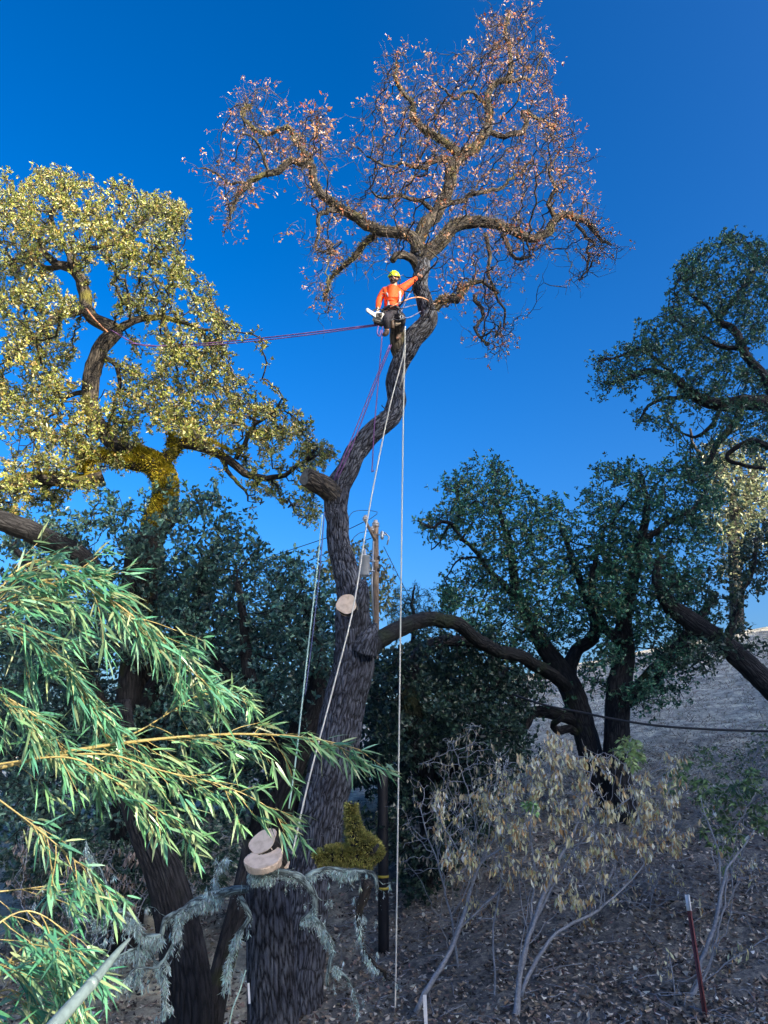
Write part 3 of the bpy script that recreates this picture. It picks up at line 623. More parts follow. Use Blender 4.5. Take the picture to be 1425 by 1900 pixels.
tree('tall dark evergreen oak reaching in high at the right edge', 'tree', [
 (0, [(1640, 1500, 80), (1620, 1200, 70), (1580, 1000, 56), (1530, 850, 46), (1480, 780, 36), (1430, 750, 30), (1380, 745, 26), (1340, 750, 24), (1290, 735, 18), (1250, 700, 14), (1200, 690, 10), (1160, 705, 7), (1120, 710, 4)]),
 (.6, [(1440, 752, 20), (1420, 700, 18), (1390, 660, 16), (1370, 610, 14), (1340, 595, 12), (1370, 560, 9), (1400, 500, 7), (1390, 450, 4)]),
 (-.8, [(1250, 705, 10), (1225, 670, 8), (1190, 650, 7), (1150, 655, 5), (1110, 670, 3)]),
 (.5, [(1290, 735, 10), (1240, 740, 8), (1200, 755, 6), (1180, 790, 3)]),
 (-.6, [(1380, 745, 16), (1360, 790, 14), (1330, 830, 12), (1310, 870, 8), (1280, 900, 6)]),
 (-.5, [(1390, 650, 10), (1340, 640, 9), (1300, 620, 7), (1260, 600, 5), (1240, 570, 3)]),
 (.5, [(1340, 600, 8), (1310, 570, 7), (1280, 540, 6), (1270, 500, 4)]),
 (.6, [(1340, 755, 10), (1320, 790, 8), (1290, 810, 6), (1260, 800, 4)]),
 (.6, [(1440, 790, 18), (1430, 830, 14), (1390, 820, 10), (1350, 850, 8), (1420, 870, 6)]),
 ], 20, [(1350,450,24),(1390,445,26),(1420,470,34),(1340,480,40),(1300,490,36),(1270,500,26),(1390,520,46),(1330,540,40),(1280,540,34),(1260,575,26),(1230,620,34),(1200,620,26),(1300,600,40),(1260,650,44),(1190,660,30),(1150,665,28),(1115,670,20),(1120,700,18),(1300,670,44),(1350,690,40),(1230,710,34),(1160,710,22),(1300,730,34),(1390,600,34),(1410,620,24),(1400,700,34),(1410,780,40),(1350,770,24),(1240,770,22),(1250,805,14),(1190,780,14),(1390,820,24),(1110,745,8),(1420,560,24),(1310,860,24),(1290,890,24)],
 44, nattr=5200, step=.24, di=2.4, dk=.3, sig=1.4, per=20, ls=.095, lw=.045, rthr=.04, clump=.11, gap=-.15, fr=.95, leafcol=(.05, .135, .08), alt=[(.14, .22, .08), (.035, .065, .045)], altp=.25)
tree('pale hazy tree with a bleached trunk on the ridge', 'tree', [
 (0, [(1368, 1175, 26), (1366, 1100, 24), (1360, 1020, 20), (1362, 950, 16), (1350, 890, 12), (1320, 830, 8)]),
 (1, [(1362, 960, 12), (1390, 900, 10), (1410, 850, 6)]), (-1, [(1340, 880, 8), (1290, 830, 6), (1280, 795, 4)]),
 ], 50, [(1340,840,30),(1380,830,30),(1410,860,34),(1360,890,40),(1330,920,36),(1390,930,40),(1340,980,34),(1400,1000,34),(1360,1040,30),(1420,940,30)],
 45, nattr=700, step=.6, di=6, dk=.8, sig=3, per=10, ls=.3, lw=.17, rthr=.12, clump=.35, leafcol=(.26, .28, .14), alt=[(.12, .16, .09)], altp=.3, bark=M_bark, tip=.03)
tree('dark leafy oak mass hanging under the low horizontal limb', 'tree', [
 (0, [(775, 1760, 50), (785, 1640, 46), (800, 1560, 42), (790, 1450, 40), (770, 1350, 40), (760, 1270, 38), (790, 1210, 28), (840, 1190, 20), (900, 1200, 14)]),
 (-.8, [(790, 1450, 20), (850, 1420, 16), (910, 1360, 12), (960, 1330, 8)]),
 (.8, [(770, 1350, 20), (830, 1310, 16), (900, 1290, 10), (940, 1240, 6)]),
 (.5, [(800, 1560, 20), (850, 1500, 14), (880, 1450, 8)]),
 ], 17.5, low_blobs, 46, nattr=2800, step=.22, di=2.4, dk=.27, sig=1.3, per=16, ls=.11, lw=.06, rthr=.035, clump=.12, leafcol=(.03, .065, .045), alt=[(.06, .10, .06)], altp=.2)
tree('feathery green treetop rising behind the low limb', 'tree', [
 (0, [(765, 1300, 14), (766, 1200, 10), (768, 1120, 6), (770, 1090, 3)])],
 22, [(770,1110,14),(745,1130,24),(790,1125,22),(770,1150,30),(730,1160,20),(800,1160,20)], 47, nattr=500, step=.16, di=2, dk=.22, sig=.7, per=9, ls=.12, lw=.018, rthr=.05, clump=.05, leafcol=(.06, .13, .08), alt=[(.1, .18, .1)], altp=.3, grav=.5, name='conifer_tree')

bgk = dict(step=.34, di=4, dk=.42, sig=1.6, per=15, ls=.19, lw=.1, rthr=.06, clump=.2, tip=.012, group='dark trees closing the background under the oaks')
tree('dark background tree behind the bamboo at the far left', 'tree', [(0, [(60, 1600, 40), (70, 1450, 34), (60, 1300, 26), (80, 1180, 16)]), (1, [(65, 1380, 20), (150, 1280, 12), (200, 1200, 8)])], 24,
 [(0,1200,70),(90,1180,60),(180,1190,60),(0,1330,70),(110,1310,60),(200,1320,50),(40,1430,60),(150,1420,50),(60,1100,50)], 91, nattr=1300, leafcol=(.045, .085, .07), alt=[(.09, .14, .1)], altp=.3, **bgk)
tree('dark background tree between the mossy trunk and the bushy evergreen', 'tree', [(0, [(330, 1620, 44), (330, 1450, 36), (320, 1300, 26), (330, 1150, 14)]), (1, [(325, 1350, 20), (400, 1250, 12), (440, 1180, 8)])], 25,
 [(290,1120,60),(370,1110,60),(300,1240,60),(400,1230,60),(290,1350,60),(390,1360,60),(470,1300,50),(330,1440,50),(430,1440,50),(470,1180,50),(240,1430,40)], 92, nattr=1500, leafcol=(.05, .09, .075), alt=[(.1, .15, .11)], altp=.3, **bgk)
tree('dark background tree just left of the tall oak trunk', 'tree', [(0, [(560, 1620, 36), (560, 1450, 30), (565, 1300, 22), (560, 1180, 12)])], 25,
 [(540,1150,50),(600,1170,40),(530,1260,60),(590,1300,50),(520,1370,60),(590,1420,50),(530,1460,40),(680,1240,40),(700,1330,40),(690,1420,40)], 93, nattr=1200, leafcol=(.05, .1, .08), alt=[(.1, .15, .11)], altp=.3, **bgk)
tree('dark background tree under the low limb behind the long rope', 'tree', [(0, [(800, 1560, 36), (810, 1430, 30), (820, 1320, 20), (830, 1230, 12)])], 23,
 [(720,1250,40),(780,1250,50),(850,1260,50),(740,1350,50),(820,1360,50),(900,1330,40),(760,1440,50),(850,1430,40),(700,1430,40),(930,1250,30)], 94, nattr=1200, leafcol=(.03, .07, .055), alt=[(.06, .1, .08)], altp=.3, **bgk)
#FOREGROUND TRUNKS
def solo_trunk(label, spec, Y, seed, mat, fur=.03, fk=40, sides=170, name='tree_trunk', cat='tree trunk'):
    r = limb_rows(spec, Y, None, np.random.RandomState(seed), step=.03, wob=0)
    root = thing(name, (r[0, 0], r[0, 1], float(ground_z(r[0, 0], r[0, 1]))), label, cat)
    m = MB(); tube(m, r[:, :3], r[:, 3], sides, furrow=fur, fk=fk, seed=seed); m.build('bark', mat, root); return root, r
root_s, rs = solo_trunk('near cut trunk with deeply furrowed bark at the bottom centre left', (0, [(512, 2250, 110), (509, 2000, 100), (506, 1900, 94), (502, 1800, 88), (498, 1700, 82), (496, 1650, 78), (497, 1614, 74)]), 8.6, 5, M_bark_main, .03, 44)
stub_face(root_s, rs[-1, :3], rs[-1, 3], (0, 0, 1), M_wood_fresh)
solo_trunk('black trunk behind the falling lichen left of the furrowed one', (.2, [(345, 2250, 105), (345, 1950, 98), (346, 1860, 92), (340, 1780, 84), (325, 1700, 74), (304, 1620, 64), (270, 1540, 54), (245, 1460, 46), (235, 1380, 36), (228, 1300, 24)]), 10.0, 6, M_bark_dark, .03, 30)
solo_trunk('slim dark trunk leaning right between two big trunks', (.6, [(370, 2150, 50), (385, 1960, 44), (400, 1850, 42), (425, 1750, 40), (455, 1640, 38), (470, 1560, 34)]), 10.6, 7, M_bark_dark, .02, 20)
#MORE
# ------------------------------------------------------------------ falling wood
def lichen_strands(mb, rows, count, ln, rng, col=(.62, .82, .78)):
    wgt = np.clip(.25 + np.sin(np.arange(len(rows)) * .31 + rng.rand() * 6) + .7 * np.sin(np.arange(len(rows)) * .83 + 1), .04, 2); k = rng.choice(len(rows), count, p=wgt / wgt.sum())
    c = rows[k, :3] + rows[k, 3:4] * nrm(rng.normal(size=(count, 3))) + np.abs(rng.normal(size=(count, 1))) * [0, 0, -.025]; ln = ln * (.35 + 1.0 * rng.rand(count)) * np.minimum(1.3, wgt[k] + .3)
    leaves(mb, c, np.array([0, 0, -1.]) * 1.5 + .55 * rng.normal(size=(count, 3)), ln, ln * .08 + .004, rng, varied(col, count, rng, .3, [(.62, .74, .72), (.24, .32, .34), (.36, .4, .32)], .5), .3)
def branch_thing(name, label, cat, specs, Y, seed, bark, moss=0, lichen=0, mosscol=(.17, .16, .02), ml=.05, ll=.07, mossidx=None):
    rng = np.random.RandomState(seed); rows = []; allr = None; extra_ = []
    for sp in specs:
        r = limb_rows(sp, Y, allr, rng, step=.04, wob=.006); rows.append(r); allr = r if allr is None else np.vstack([allr, r])
    root = thing(name, allr[0, :3], label, cat)
    m = MB()
    for k, r in enumerate(rows): tube(m, r[:, :3], r[:, 3], 24 if r[:, 3].max() > .04 else 8, furrow=.06 * r[:, 3].mean(), fk=14, seed=k)
    for k, r in enumerate(rows):
        if lichen:
            n_ = int(14 * np.linalg.norm(np.diff(r[:, :3], axis=0), axis=1).sum()); i_ = rng.randint(1, len(r), n_); tt_, td_, tm_ = twigs(m, r[i_, :3], nrm(r[i_, :3] - r[i_ - 1, :3]), 1, .16, .004, rng, -.5)
            tw_ = np.concatenate([tt_, tm_]); tw_ = np.concatenate([tw_, np.full((len(tw_), 1), .004)], 1) if k == 0 else np.concatenate([tw_, np.concatenate([np.concatenate([tt_, tm_]), np.full((2 * n_, 1), .004)], 1)]) if False else np.concatenate([np.concatenate([tt_, tm_]), np.full((2 * n_, 1), .004)], 1)
            extra_.append(tw_)
    m.build('wood', bark, root)
    if moss:
        m = MB()
        for k in (mossidx or range(len(rows))): moss_on(m, rows[k], moss, ml, rng, mosscol, True, .4)
        m.build('moss', M_moss, root)
    if lichen:
        m = MB()
        for k, r in enumerate(rows):
            if mossidx and k in mossidx: continue
            L = np.linalg.norm(np.diff(r[:, :3], axis=0), axis=1).sum(); lichen_strands(m, r, int(lichen * L * 1.7), ll * .62, rng)
        for e_ in extra_: lichen_strands(m, e_, len(e_) * 9, ll * .6, rng)
        m.build('lichen', M_lichen, root)
    return root, rows
YF = 7.6
M_lich_wood = bark_mat('lichened_wood', (.06, .08, .08), (.45, .58, .56), None, scale=24)
# two freshly cut rounds
def log_round(name, label, c, n, rr, ln, barkmat, seed, cat='log'):
    n = nrm(np.array(n, float)); root = thing(name, c, label, cat); m = MB()
    pts = [c - n * ln * t for t in np.linspace(0, 1, 8)]; tube(m, pts, rr * np.linspace(1, .96, 8), 60, furrow=.012, fk=24, seed=seed); m.build('bark', barkmat, root)
    stub_face(root, c, rr * .97, n, M_wood_fresh); stub_face(root, c - n * ln, rr * .93, -n, M_wood_fresh); return root
log_round('cut_log', 'freshly cut log, upper of two dropping beside the furrowed trunk', P(488, 1561, YF), (-.38, -.62, .68), .14, .30, M_bark_left, 3)
log_round('cut_log', 'cracked pale log, lower of two dropping beside the furrowed trunk', P(489, 1592, YF - .15), (-.15, -.42, .9), .17, .055, M_wood_fresh, 4)
log_round('cut_log', 'round wood slice falling in front of the tall oak trunk', P(643, 1121, 12.0), (-.1, -1, .12), .165, .14, M_bark, 5)
branch_thing('falling_branch', 'forked chunk of limb thick with green moss in mid fall', 'branch', [
 (.1, [(653, 1492, 14), (655, 1525, 22), (664, 1556, 34), (686, 1577, 38), (697, 1592, 34)]),
 (-.1, [(690, 1590, 34), (650, 1590, 30), (615, 1588, 24), (585, 1598, 14)])], YF, 51, M_bark_dark, moss=5500, mosscol=(.32, .31, .10), ml=.034)
branch_thing('falling_branch', 'dangling branch crusted with pale lichen in front of the trunks', 'branch', [
 (.2, [(470, 1620, 16), (510, 1622, 18), (545, 1628, 16), (570, 1640, 14), (584, 1670, 12), (582, 1695, 11), (562, 1708, 12), (585, 1708, 10), (602, 1730, 9), (618, 1760, 7), (612, 1795, 6), (608, 1830, 5)]),
 (.1, [(618, 1792, 5), (640, 1812, 5), (655, 1830, 4), (664, 1862, 3)]),
 (.1, [(568, 1625, 10), (600, 1612, 9), (640, 1612, 8), (690, 1620, 8), (700, 1650, 7)])], YF - .15, 52, M_lich_wood, lichen=2300, ll=.05)
branch_thing('falling_branch', 'short falling branch with a pale broken end and hanging lichen', 'branch', [
 (.2, [(684, 1635, 20), (676, 1670, 18), (668, 1705, 12), (672, 1735, 8), (680, 1765, 6), (700, 1790, 8), (716, 1800, 8), (715, 1820, 4)])], YF - .1, 53, M_bark_left, lichen=900, ll=.055)
branch_thing('falling_branch', 'sweep of lichen covered branches tumbling at the lower left', 'branch', [
 (.3, [(462, 1650, 14), (430, 1655, 16), (405, 1660, 18), (370, 1668, 15), (340, 1690, 12), (310, 1705, 10), (300, 1740, 8), (270, 1760, 7), (262, 1800, 5), (240, 1850, 4)]),
 (.2, [(445, 1665, 10), (462, 1700, 9), (440, 1730, 7), (425, 1760, 5), (420, 1810, 3)]),
 (-.2, [(300, 1735, 8), (262, 1735, 10), (245, 1705, 9), (215, 1690, 8), (190, 1720, 6), (160, 1730, 4)]),
 (-.2, [(330, 1700, 6), (320, 1740, 5), (290, 1790, 5), (250, 1800, 4), (220, 1830, 3)]),
 (.2, [(262, 1738, 7), (280, 1770, 6), (300, 1800, 5), (310, 1850, 4), (300, 1880, 3)]),
 (.1, [(240, 1705, 5), (200, 1660, 4), (180, 1610, 3), (160, 1560, 2)]),
 (.1, [(405, 1660, 6), (398, 1620, 4), (420, 1590, 3)]),
 (-.2, [(190, 1720, 5), (150, 1690, 4), (120, 1660, 3), (80, 1650, 2)]),
 (-.2, [(270, 1760, 5), (230, 1770, 4), (190, 1800, 4), (170, 1850, 3)])], YF + .3, 54, M_lich_wood, lichen=2000, ll=.075)

# ------------------------------------------------------------------ bamboo
def blades(mb, pos, d, L, W, rng, col):
    """long curved bamboo blades"""
    n = len(pos)
    if not n: return
    d = nrm(d); side = nrm(np.cross(d, nrm(np.array([0, -.4, 1.]) + .7 * rng.normal(size=(n, 3))))); nn = np.cross(side, d)
    L = L[:, None]; W = W[:, None]; g_ = np.array([0, 0, -1.]); dr = (.04 + .16 * rng.rand(n, 1))
    f = lambda t: pos + d * L * t + g_ * L * dr * t * t
    rows = []
    for t, w in ((.0, .12), (.12, .7), (.38, 1), (.7, .72)):
        rows += [f(t) + side * W * w * .5 + nn * W * .12, f(t) - side * W * w * .5 + nn * W * .12]
    rows.append(f(1.0)); v = np.stack(rows, 1).reshape(-1, 3); i = np.arange(n)[:, None] * 9
    q = np.concatenate([i + [0, 1, 3, 2], i + [2, 3, 5, 4], i + [4, 5, 7, 6]]); t = i + [6, 7, 8]
    mb.add(v, q, t, col=np.repeat(col, 9, 0))
def bamboo(label, pts, Y, dY, seed, nbr, brl, lean, group, w0=6, col=(.13, .27, .10), lf=.17, start=0.0, dens=7):
    rng = np.random.RandomState(seed); m = len(pts); nbr = int(nbr * .95)
    rows = np.array([[*P(px, py, Y + dY * i / (m - 1)), (w0 * (1 - .75 * i / (m - 1))) * .5 * mpp(py, Y)] for i, (px, py) in enumerate(pts)]); r = spline(rows, .03)
    root = thing('bamboo_cane', r[0, :3], label, 'bamboo', group)
    mb = MB(); tube(mb, r[:, :3], r[:, 3], 7)
    lb = MB(); P0 = []; D0 = []
    for k in range(nbr):
        t = start + (1 - start) * (k + rng.rand()) / nbr; i = min(len(r) - 2, int(t * (len(r) - 1))); fw = nrm(r[i + 1, :3] - r[i, :3])
        L = brl * (.5 + rng.rand()) * (1.1 - .6 * t)
        d = nrm(fw * .7 + np.array(lean) * (.5 + rng.rand()) + .38 * rng.normal(size=3)); p = r[i, :3].copy(); pp = [p.copy()]
        ns = max(4, int(L / .05))
        for s in range(ns):
            d = nrm(d + np.array([0, 0, -.045]) + .07 * rng.normal(size=3)); p = p + d * L / ns; pp.append(p.copy())
            if s >= 1:
                for _ in range(dens if s == ns - 1 else max(1, dens // 3)): P0.append(p + .012 * rng.normal(size=3)); D0.append(d + .5 * rng.normal(size=3) + [.12, 0, -.14])
        tube(mb, pp, np.linspace(.003, .0014, len(pp)), 3, cap=False)
    for _ in range(6): P0.append(r[-1, :3]); D0.append(nrm(r[-1, :3] - r[-4, :3]) + .4 * rng.normal(size=3))
    P0 = np.array(P0); D0 = np.array(D0); n = len(P0)
    col = tuple(1.15 * a for a in col)
    col = (col[0] * .85, col[1], col[2] * 1.25)
    blades(lb, P0, D0, lf * (.45 + .75 * rng.rand(n)), .0145 * (.6 + .7 * rng.rand(n)), rng, varied(col, n, rng, .25, [(.20, .34, .17), (.08, .26, .17), (.30, .38, .2)], .45))
    mb.build('cane', M_culm, root); lb.build('foliage', M_bamboo, root); return root
GB = 'bamboo canes reaching in from the left'
R_ = (.5, 0, -.35)
bamboo('long yellow bamboo cane reaching right across the big trunk', [(-60, 1440), (100, 1400), (220, 1380), (330, 1368), (440, 1362), (540, 1366), (620, 1378), (670, 1392)], 4.6, .5, 61, 36, .42, R_, GB, 8, (.17, .32, .12), .15, .1, 7)
bamboo('bamboo branch drooping below the long cane to the lower centre', [(60, 1405), (200, 1400), (300, 1430), (405, 1455), (485, 1490), (528, 1530)], 4.5, .4, 62, 20, .26, (.4, 0, -.5), GB, 4, (.18, .33, .12), .14, .3, 6)
bamboo('bamboo branch hanging from the cane towards the black trunk', [(-20, 1420), (120, 1405), (200, 1440), (270, 1490), (330, 1540), (355, 1560)], 4.4, .2, 63, 18, .26, (.4, 0, -.5), GB, 4, (.16, .31, .12), .13, .3, 6)
bamboo('thick upper bamboo spray arching over the dark evergreen', [(-60, 1180), (20, 1110), (90, 1075), (160, 1090), (230, 1130), (290, 1180), (340, 1230), (380, 1270)], 4.3, .4, 64, 46, .40, (.5, 0, -.3), GB, 7, (.12, .28, .12), .17, .05, 8)
bamboo('upper left bamboo cane with upright tips near the frame edge', [(-80, 1220), (-20, 1120), (30, 1060), (80, 1040), (130, 1060), (190, 1080)], 4.2, .3, 65, 32, .30, (.4, 0, -.1), GB, 6, (.11, .27, .12), .16, .0, 8)
bamboo('bamboo cane bending down the left edge under the upper spray', [(-60, 1150), (20, 1160), (90, 1200), (140, 1260), (175, 1320), (200, 1370)], 4.5, .3, 66, 34, .30, (.35, 0, -.5), GB, 6, (.10, .25, .12), .17, .1, 7)
bamboo('bamboo branch with its leaf tips above the long cane at the centre', [(180, 1385), (250, 1360), (310, 1325), (370, 1290), (420, 1285), (460, 1300)], 4.8, .3, 67, 14, .28, (.5, 0, -.1), GB, 4, (.17, .32, .13), .14, .3, 6)
bamboo('bamboo at the left edge between the spray and the long cane', [(-80, 1260), (-20, 1280), (40, 1310), (90, 1350), (120, 1400)], 4.3, .3, 68, 28, .28, (.4, 0, -.5), GB, 5, (.12, .27, .12), .15, .0, 6)
bamboo('thin bamboo branch slanting down in front of the tumbling lichen', [(-60, 1440), (0, 1485), (60, 1530), (120, 1580), (170, 1625), (205, 1660)], 4.2, .2, 69, 17, .22, (.4, 0, -.6), GB, 4, (.12, .27, .13), .13, .3, 6)
for k, (pts, lab) in enumerate([([(-60, 1790), (-10, 1720), (50, 1690), (110, 1720), (150, 1780)], 'bushy bamboo top at the bottom left, uppermost of its clump'), ([(-70, 1850), (0, 1790), (70, 1790), (110, 1850), (130, 1910)], 'bamboo in the bottom left clump in front of the grey cane foot'),
        ([(-80, 1920), (-20, 1850), (30, 1840), (70, 1900)], 'lowest bamboo in the very bottom left corner'), ([(-60, 1700), (-20, 1660), (40, 1650), (120, 1640)], 'sparse thin bamboo tips just above the bottom left clump'), ([(-60, 1880), (40, 1760), (90, 1750), (140, 1820), (160, 1880)], 'bamboo arching over the right side of the bottom left clump')]):
    bamboo(lab, pts, 4.0 + .15 * k, .3, 70 + k, 13 if k != 3 else 6, .32, (.3, 0, -.55), GB, 5, (.09, .26, .12), .17, .0, 8)
r = spline([[*P(70, 1940, 3.4), .030], [*P(120, 1880, 3.6), .027], [*P(170, 1825, 3.8), .023], [*P(215, 1770, 4.1), .015], [*P(240, 1742, 4.3), .007]], .02)
m = MB(); tube(m, r[:, :3], r[:, 3], 20); rt = thing('cane_pole', r[0, :3], 'smooth blue grey tapering pole slanting up at the bottom left', 'pole'); m.build('shaft', M_culm_grey, rt)
m = MB(); i_ = int(len(r) * .45); tube(m, r[i_ - 1:i_ + 2, :3], r[i_, 3] * 1.12, 20); m.build('joint', M_culm_grey, rt)

# ------------------------------------------------------------------ dry shrubs
def hanging(mb, pos, per, L, W, rng, cols, p):
    n = len(pos) * per
    leaves(mb, np.repeat(pos, per, 0) + .035 * rng.normal(size=(n, 3)), np.array([0, 0, -1.]) + .28 * rng.normal(size=(n, 3)), L * (.5 + .7 * rng.rand(n)), W * (.6 + .7 * rng.rand(n)), rng, varied(cols[0], n, rng, .25, cols[1:], p), .35)
def shrub(label, limbs, Y, blobs, seed, nattr, frac, per, name='dry_shrub', cat='shrub', cols=None, step=.09, sig=.5, green=0, L=.12, W=.042, tip=.0035, dk=.15, di=1.1, nst=0):
    limbs = [(a, [(x, y, w * .5) for x, y, w in l]) for a, l in limbs]
    g = grow(limbs, Y, blobs, seed, nattr, step, di, dk, sig, 50, .25, tip, .08, .012); rng = g['rng']; b = g['rows'][0][0][:3]
    root = thing(name, (b[0], b[1], float(ground_z(b[0], b[1]))), label, cat)
    m = MB(); mesh_limbs(dict(rows=g['rows']), m); mesh_branches(g, m)
    t = g['rad'] < .008; pos = g['pos'][t]; dr = g['dirs'][t]
    if nst:
        T_ = blob_points([(x, y - 15, r) for x, y, r in blobs], Y, nst, sig, rng)
        for q_ in T_:
            lr_ = g['rows'][rng.randint(len(g['rows']))]; o_ = lr_[int(len(lr_) * (.15 + .6 * rng.rand())), :3].copy(); q_ = q_ if q_[2] > o_[2] + .2 else o_ + [.4 * rng.normal(), .2 * rng.normal(), .7]; m1 = o_ * .6 + q_ * .4 + .1 * rng.normal(size=3); m2 = o_ * .25 + q_ * .75 + .1 * rng.normal(size=3)
            sp_ = spline(np.array([o_, m1, m2, q_]), .12); sp_ = sp_ + .018 * rng.normal(size=sp_.shape); tube(m, sp_, np.linspace(.006 + .005 * rng.rand(), .002, len(sp_)), 5)
            pos = np.concatenate([pos, sp_[-4:]]); dr = np.concatenate([dr, np.repeat(nrm(sp_[-1:] - sp_[-2:-1]), 4, 0)])
    m.build('stems', M_twig_grey, root)
    s = rng.rand(len(pos)) < frac; lb = MB(); c = cols or [(.72, .62, .34), (.90, .84, .52), (.50, .32, .15), (.93, .92, .72)]
    if green:
        n = s.sum() * per; lp = np.repeat(pos[s], per, 0)
        leaves(lb, lp, np.repeat(dr[s], per, 0) * .4 + rng.normal(size=(n, 3)) * [1, 1, .5], L * (.6 + .6 * rng.rand(n)), W * (.7 + .5 * rng.rand(n)), rng, varied(c[0], n, rng, .25, c[1:], .35), .12, .25)
    else: hanging(lb, pos[s], per, L, W, rng, c, .6)
    lb.build('foliage', M_leaf_dry if not green else M_leaf, root); print('SHRUB', len(g['pos']), s.sum() * per); return root
shrub('many stemmed grey shrub with hanging tan leaves at the lower centre right', [
 (0, [(955, 1930, 34), (962, 1870, 28), (966, 1815, 20), (975, 1750, 18), (1000, 1680, 16), (1030, 1600, 13), (1060, 1540, 9), (1085, 1470, 7), (1110, 1400, 5)]),
 (.2, [(968, 1850, 16), (1000, 1780, 16), (1050, 1720, 13), (1110, 1690, 11), (1150, 1655, 8), (1200, 1600, 6), (1250, 1540, 4)]),
 (-.2, [(970, 1800, 14), (990, 1730, 12), (1020, 1680, 10), (1060, 1600, 7), (1100, 1540, 5), (1170, 1480, 3)]),
 (.3, [(985, 1720, 9), (995, 1640, 8), (990, 1550, 7), (985, 1480, 5), (1000, 1400, 3)]),
 (.3, [(1015, 1640, 8), (1050, 1580, 6), (1110, 1560, 5), (1180, 1570, 3)]),
 (-.2, [(1110, 1690, 6), (1125, 1640, 5), (1150, 1580, 4), (1190, 1500, 3)]),
 ], 12.0, [(1000,1420,50),(1060,1440,60),(1120,1440,50),(940,1500,40),(1000,1520,60),(1080,1530,60),(1160,1510,60),(1220,1480,50),(1250,1540,40),(1040,1380,30),(1180,1580,40),(1100,1600,50),(1010,1600,40),(1060,1660,30),(1250,1420,30),(1000,1380,16)], 81, 1700, .22, 8, L=.12, W=.04, tip=.004, dk=.13, nst=16)
shrub('thin left hand shrub with pale dangling leaves near the long rope', [
 (0, [(770, 1880, 22), (795, 1830, 20), (830, 1770, 16), (855, 1710, 14), (872, 1650, 11), (890, 1600, 9), (930, 1570, 6), (970, 1530, 4)]),
 (.2, [(845, 1730, 9), (900, 1680, 8), (940, 1640, 6), (980, 1580, 4)]),
 (-.2, [(875, 1640, 7), (850, 1580, 6), (820, 1540, 4), (800, 1490, 3)]),
 (.3, [(920, 1900, 8), (918, 1820, 8), (915, 1740, 7), (925, 1660, 6), (930, 1560, 4), (905, 1480, 3)]),
 ], 12.6, [(840,1540,40),(880,1500,40),(930,1480,40),(900,1580,40),(850,1610,34),(820,1490,26),(940,1600,30),(970,1540,30),(870,1680,24),(940,1420,30)], 82, 800, .22, 8, L=.11, W=.038, tip=.004, dk=.13, nst=16)
shrub('bare stemmed sapling beside the red metal post at the right', [
 (0, [(1250, 1950, 26), (1262, 1880, 24), (1290, 1830, 16), (1300, 1780, 16), (1320, 1720, 15), (1335, 1650, 13), (1345, 1610, 10), (1370, 1580, 7), (1400, 1540, 4)]),
 (.1, [(1262, 1880, 10), (1320, 1800, 9), (1330, 1740, 8), (1345, 1680, 7), (1350, 1620, 5)]),
 (.2, [(1335, 1640, 9), (1330, 1580, 7), (1310, 1520, 5), (1300, 1480, 3)]),
 (-.1, [(1300, 1830, 7), (1340, 1790, 5), (1380, 1765, 4), (1425, 1740, 3)]),
 (.2, [(1245, 1890, 6), (1250, 1820, 5), (1235, 1760, 3)]),
 ], 11.8, [(1380,1540,30),(1310,1500,24),(1400,1600,20),(1345,1570,16),(1240,1800,20),(1370,1770,20)], 83, 200, .15, 3, L=.1, W=.034, nst=8)
GC = [(.14, .24, .10), (.26, .38, .14), (.10, .17, .08)]
shrub('leafy green shrub with bright sprigs on the slope at the right', [
 (0, [(1360, 1660, 6), (1355, 1600, 6), (1340, 1540, 5), (1330, 1480, 4), (1300, 1430, 3)]), (.2, [(1345, 1560, 4), (1380, 1510, 4), (1410, 1460, 3)]), (.2, [(1340, 1540, 4), (1290, 1500, 3), (1250, 1440, 3)])],
 13.5, [(1340,1500,40),(1380,1490,34),(1330,1550,36),(1400,1450,30),(1270,1430,26),(1300,1460,26),(1240,1460,16),(1410,1520,30),(1360,1600,20)], 84, 380, .5, 7, name='green_shrub', cols=GC, green=1, L=.13, W=.05, nst=14)
shrub('small bright green sprigs sprouting over the trunk foot of the forked oak', [
 (0, [(1150, 1480, 4), (1155, 1430, 4), (1165, 1395, 3)])], 14, [(1165,1385,22),(1190,1395,16),(1150,1400,14),(1180,1420,14)], 85, 120, .6, 7, name='green_shrub', cols=[(.28, .42, .14), (.4, .5, .2)], green=1, L=.13, W=.05)
shrub('tiny green sprig hanging in the dry shrub', [(0, [(985, 1560, 3), (988, 1520, 3), (990, 1495, 3)])], 11.6, [(990,1500,10),(985,1490,8)], 86, 26, .8, 7, name='green_shrub', cols=[(.2, .42, .16), (.3, .5, .2)], green=1, L=.1, W=.04)
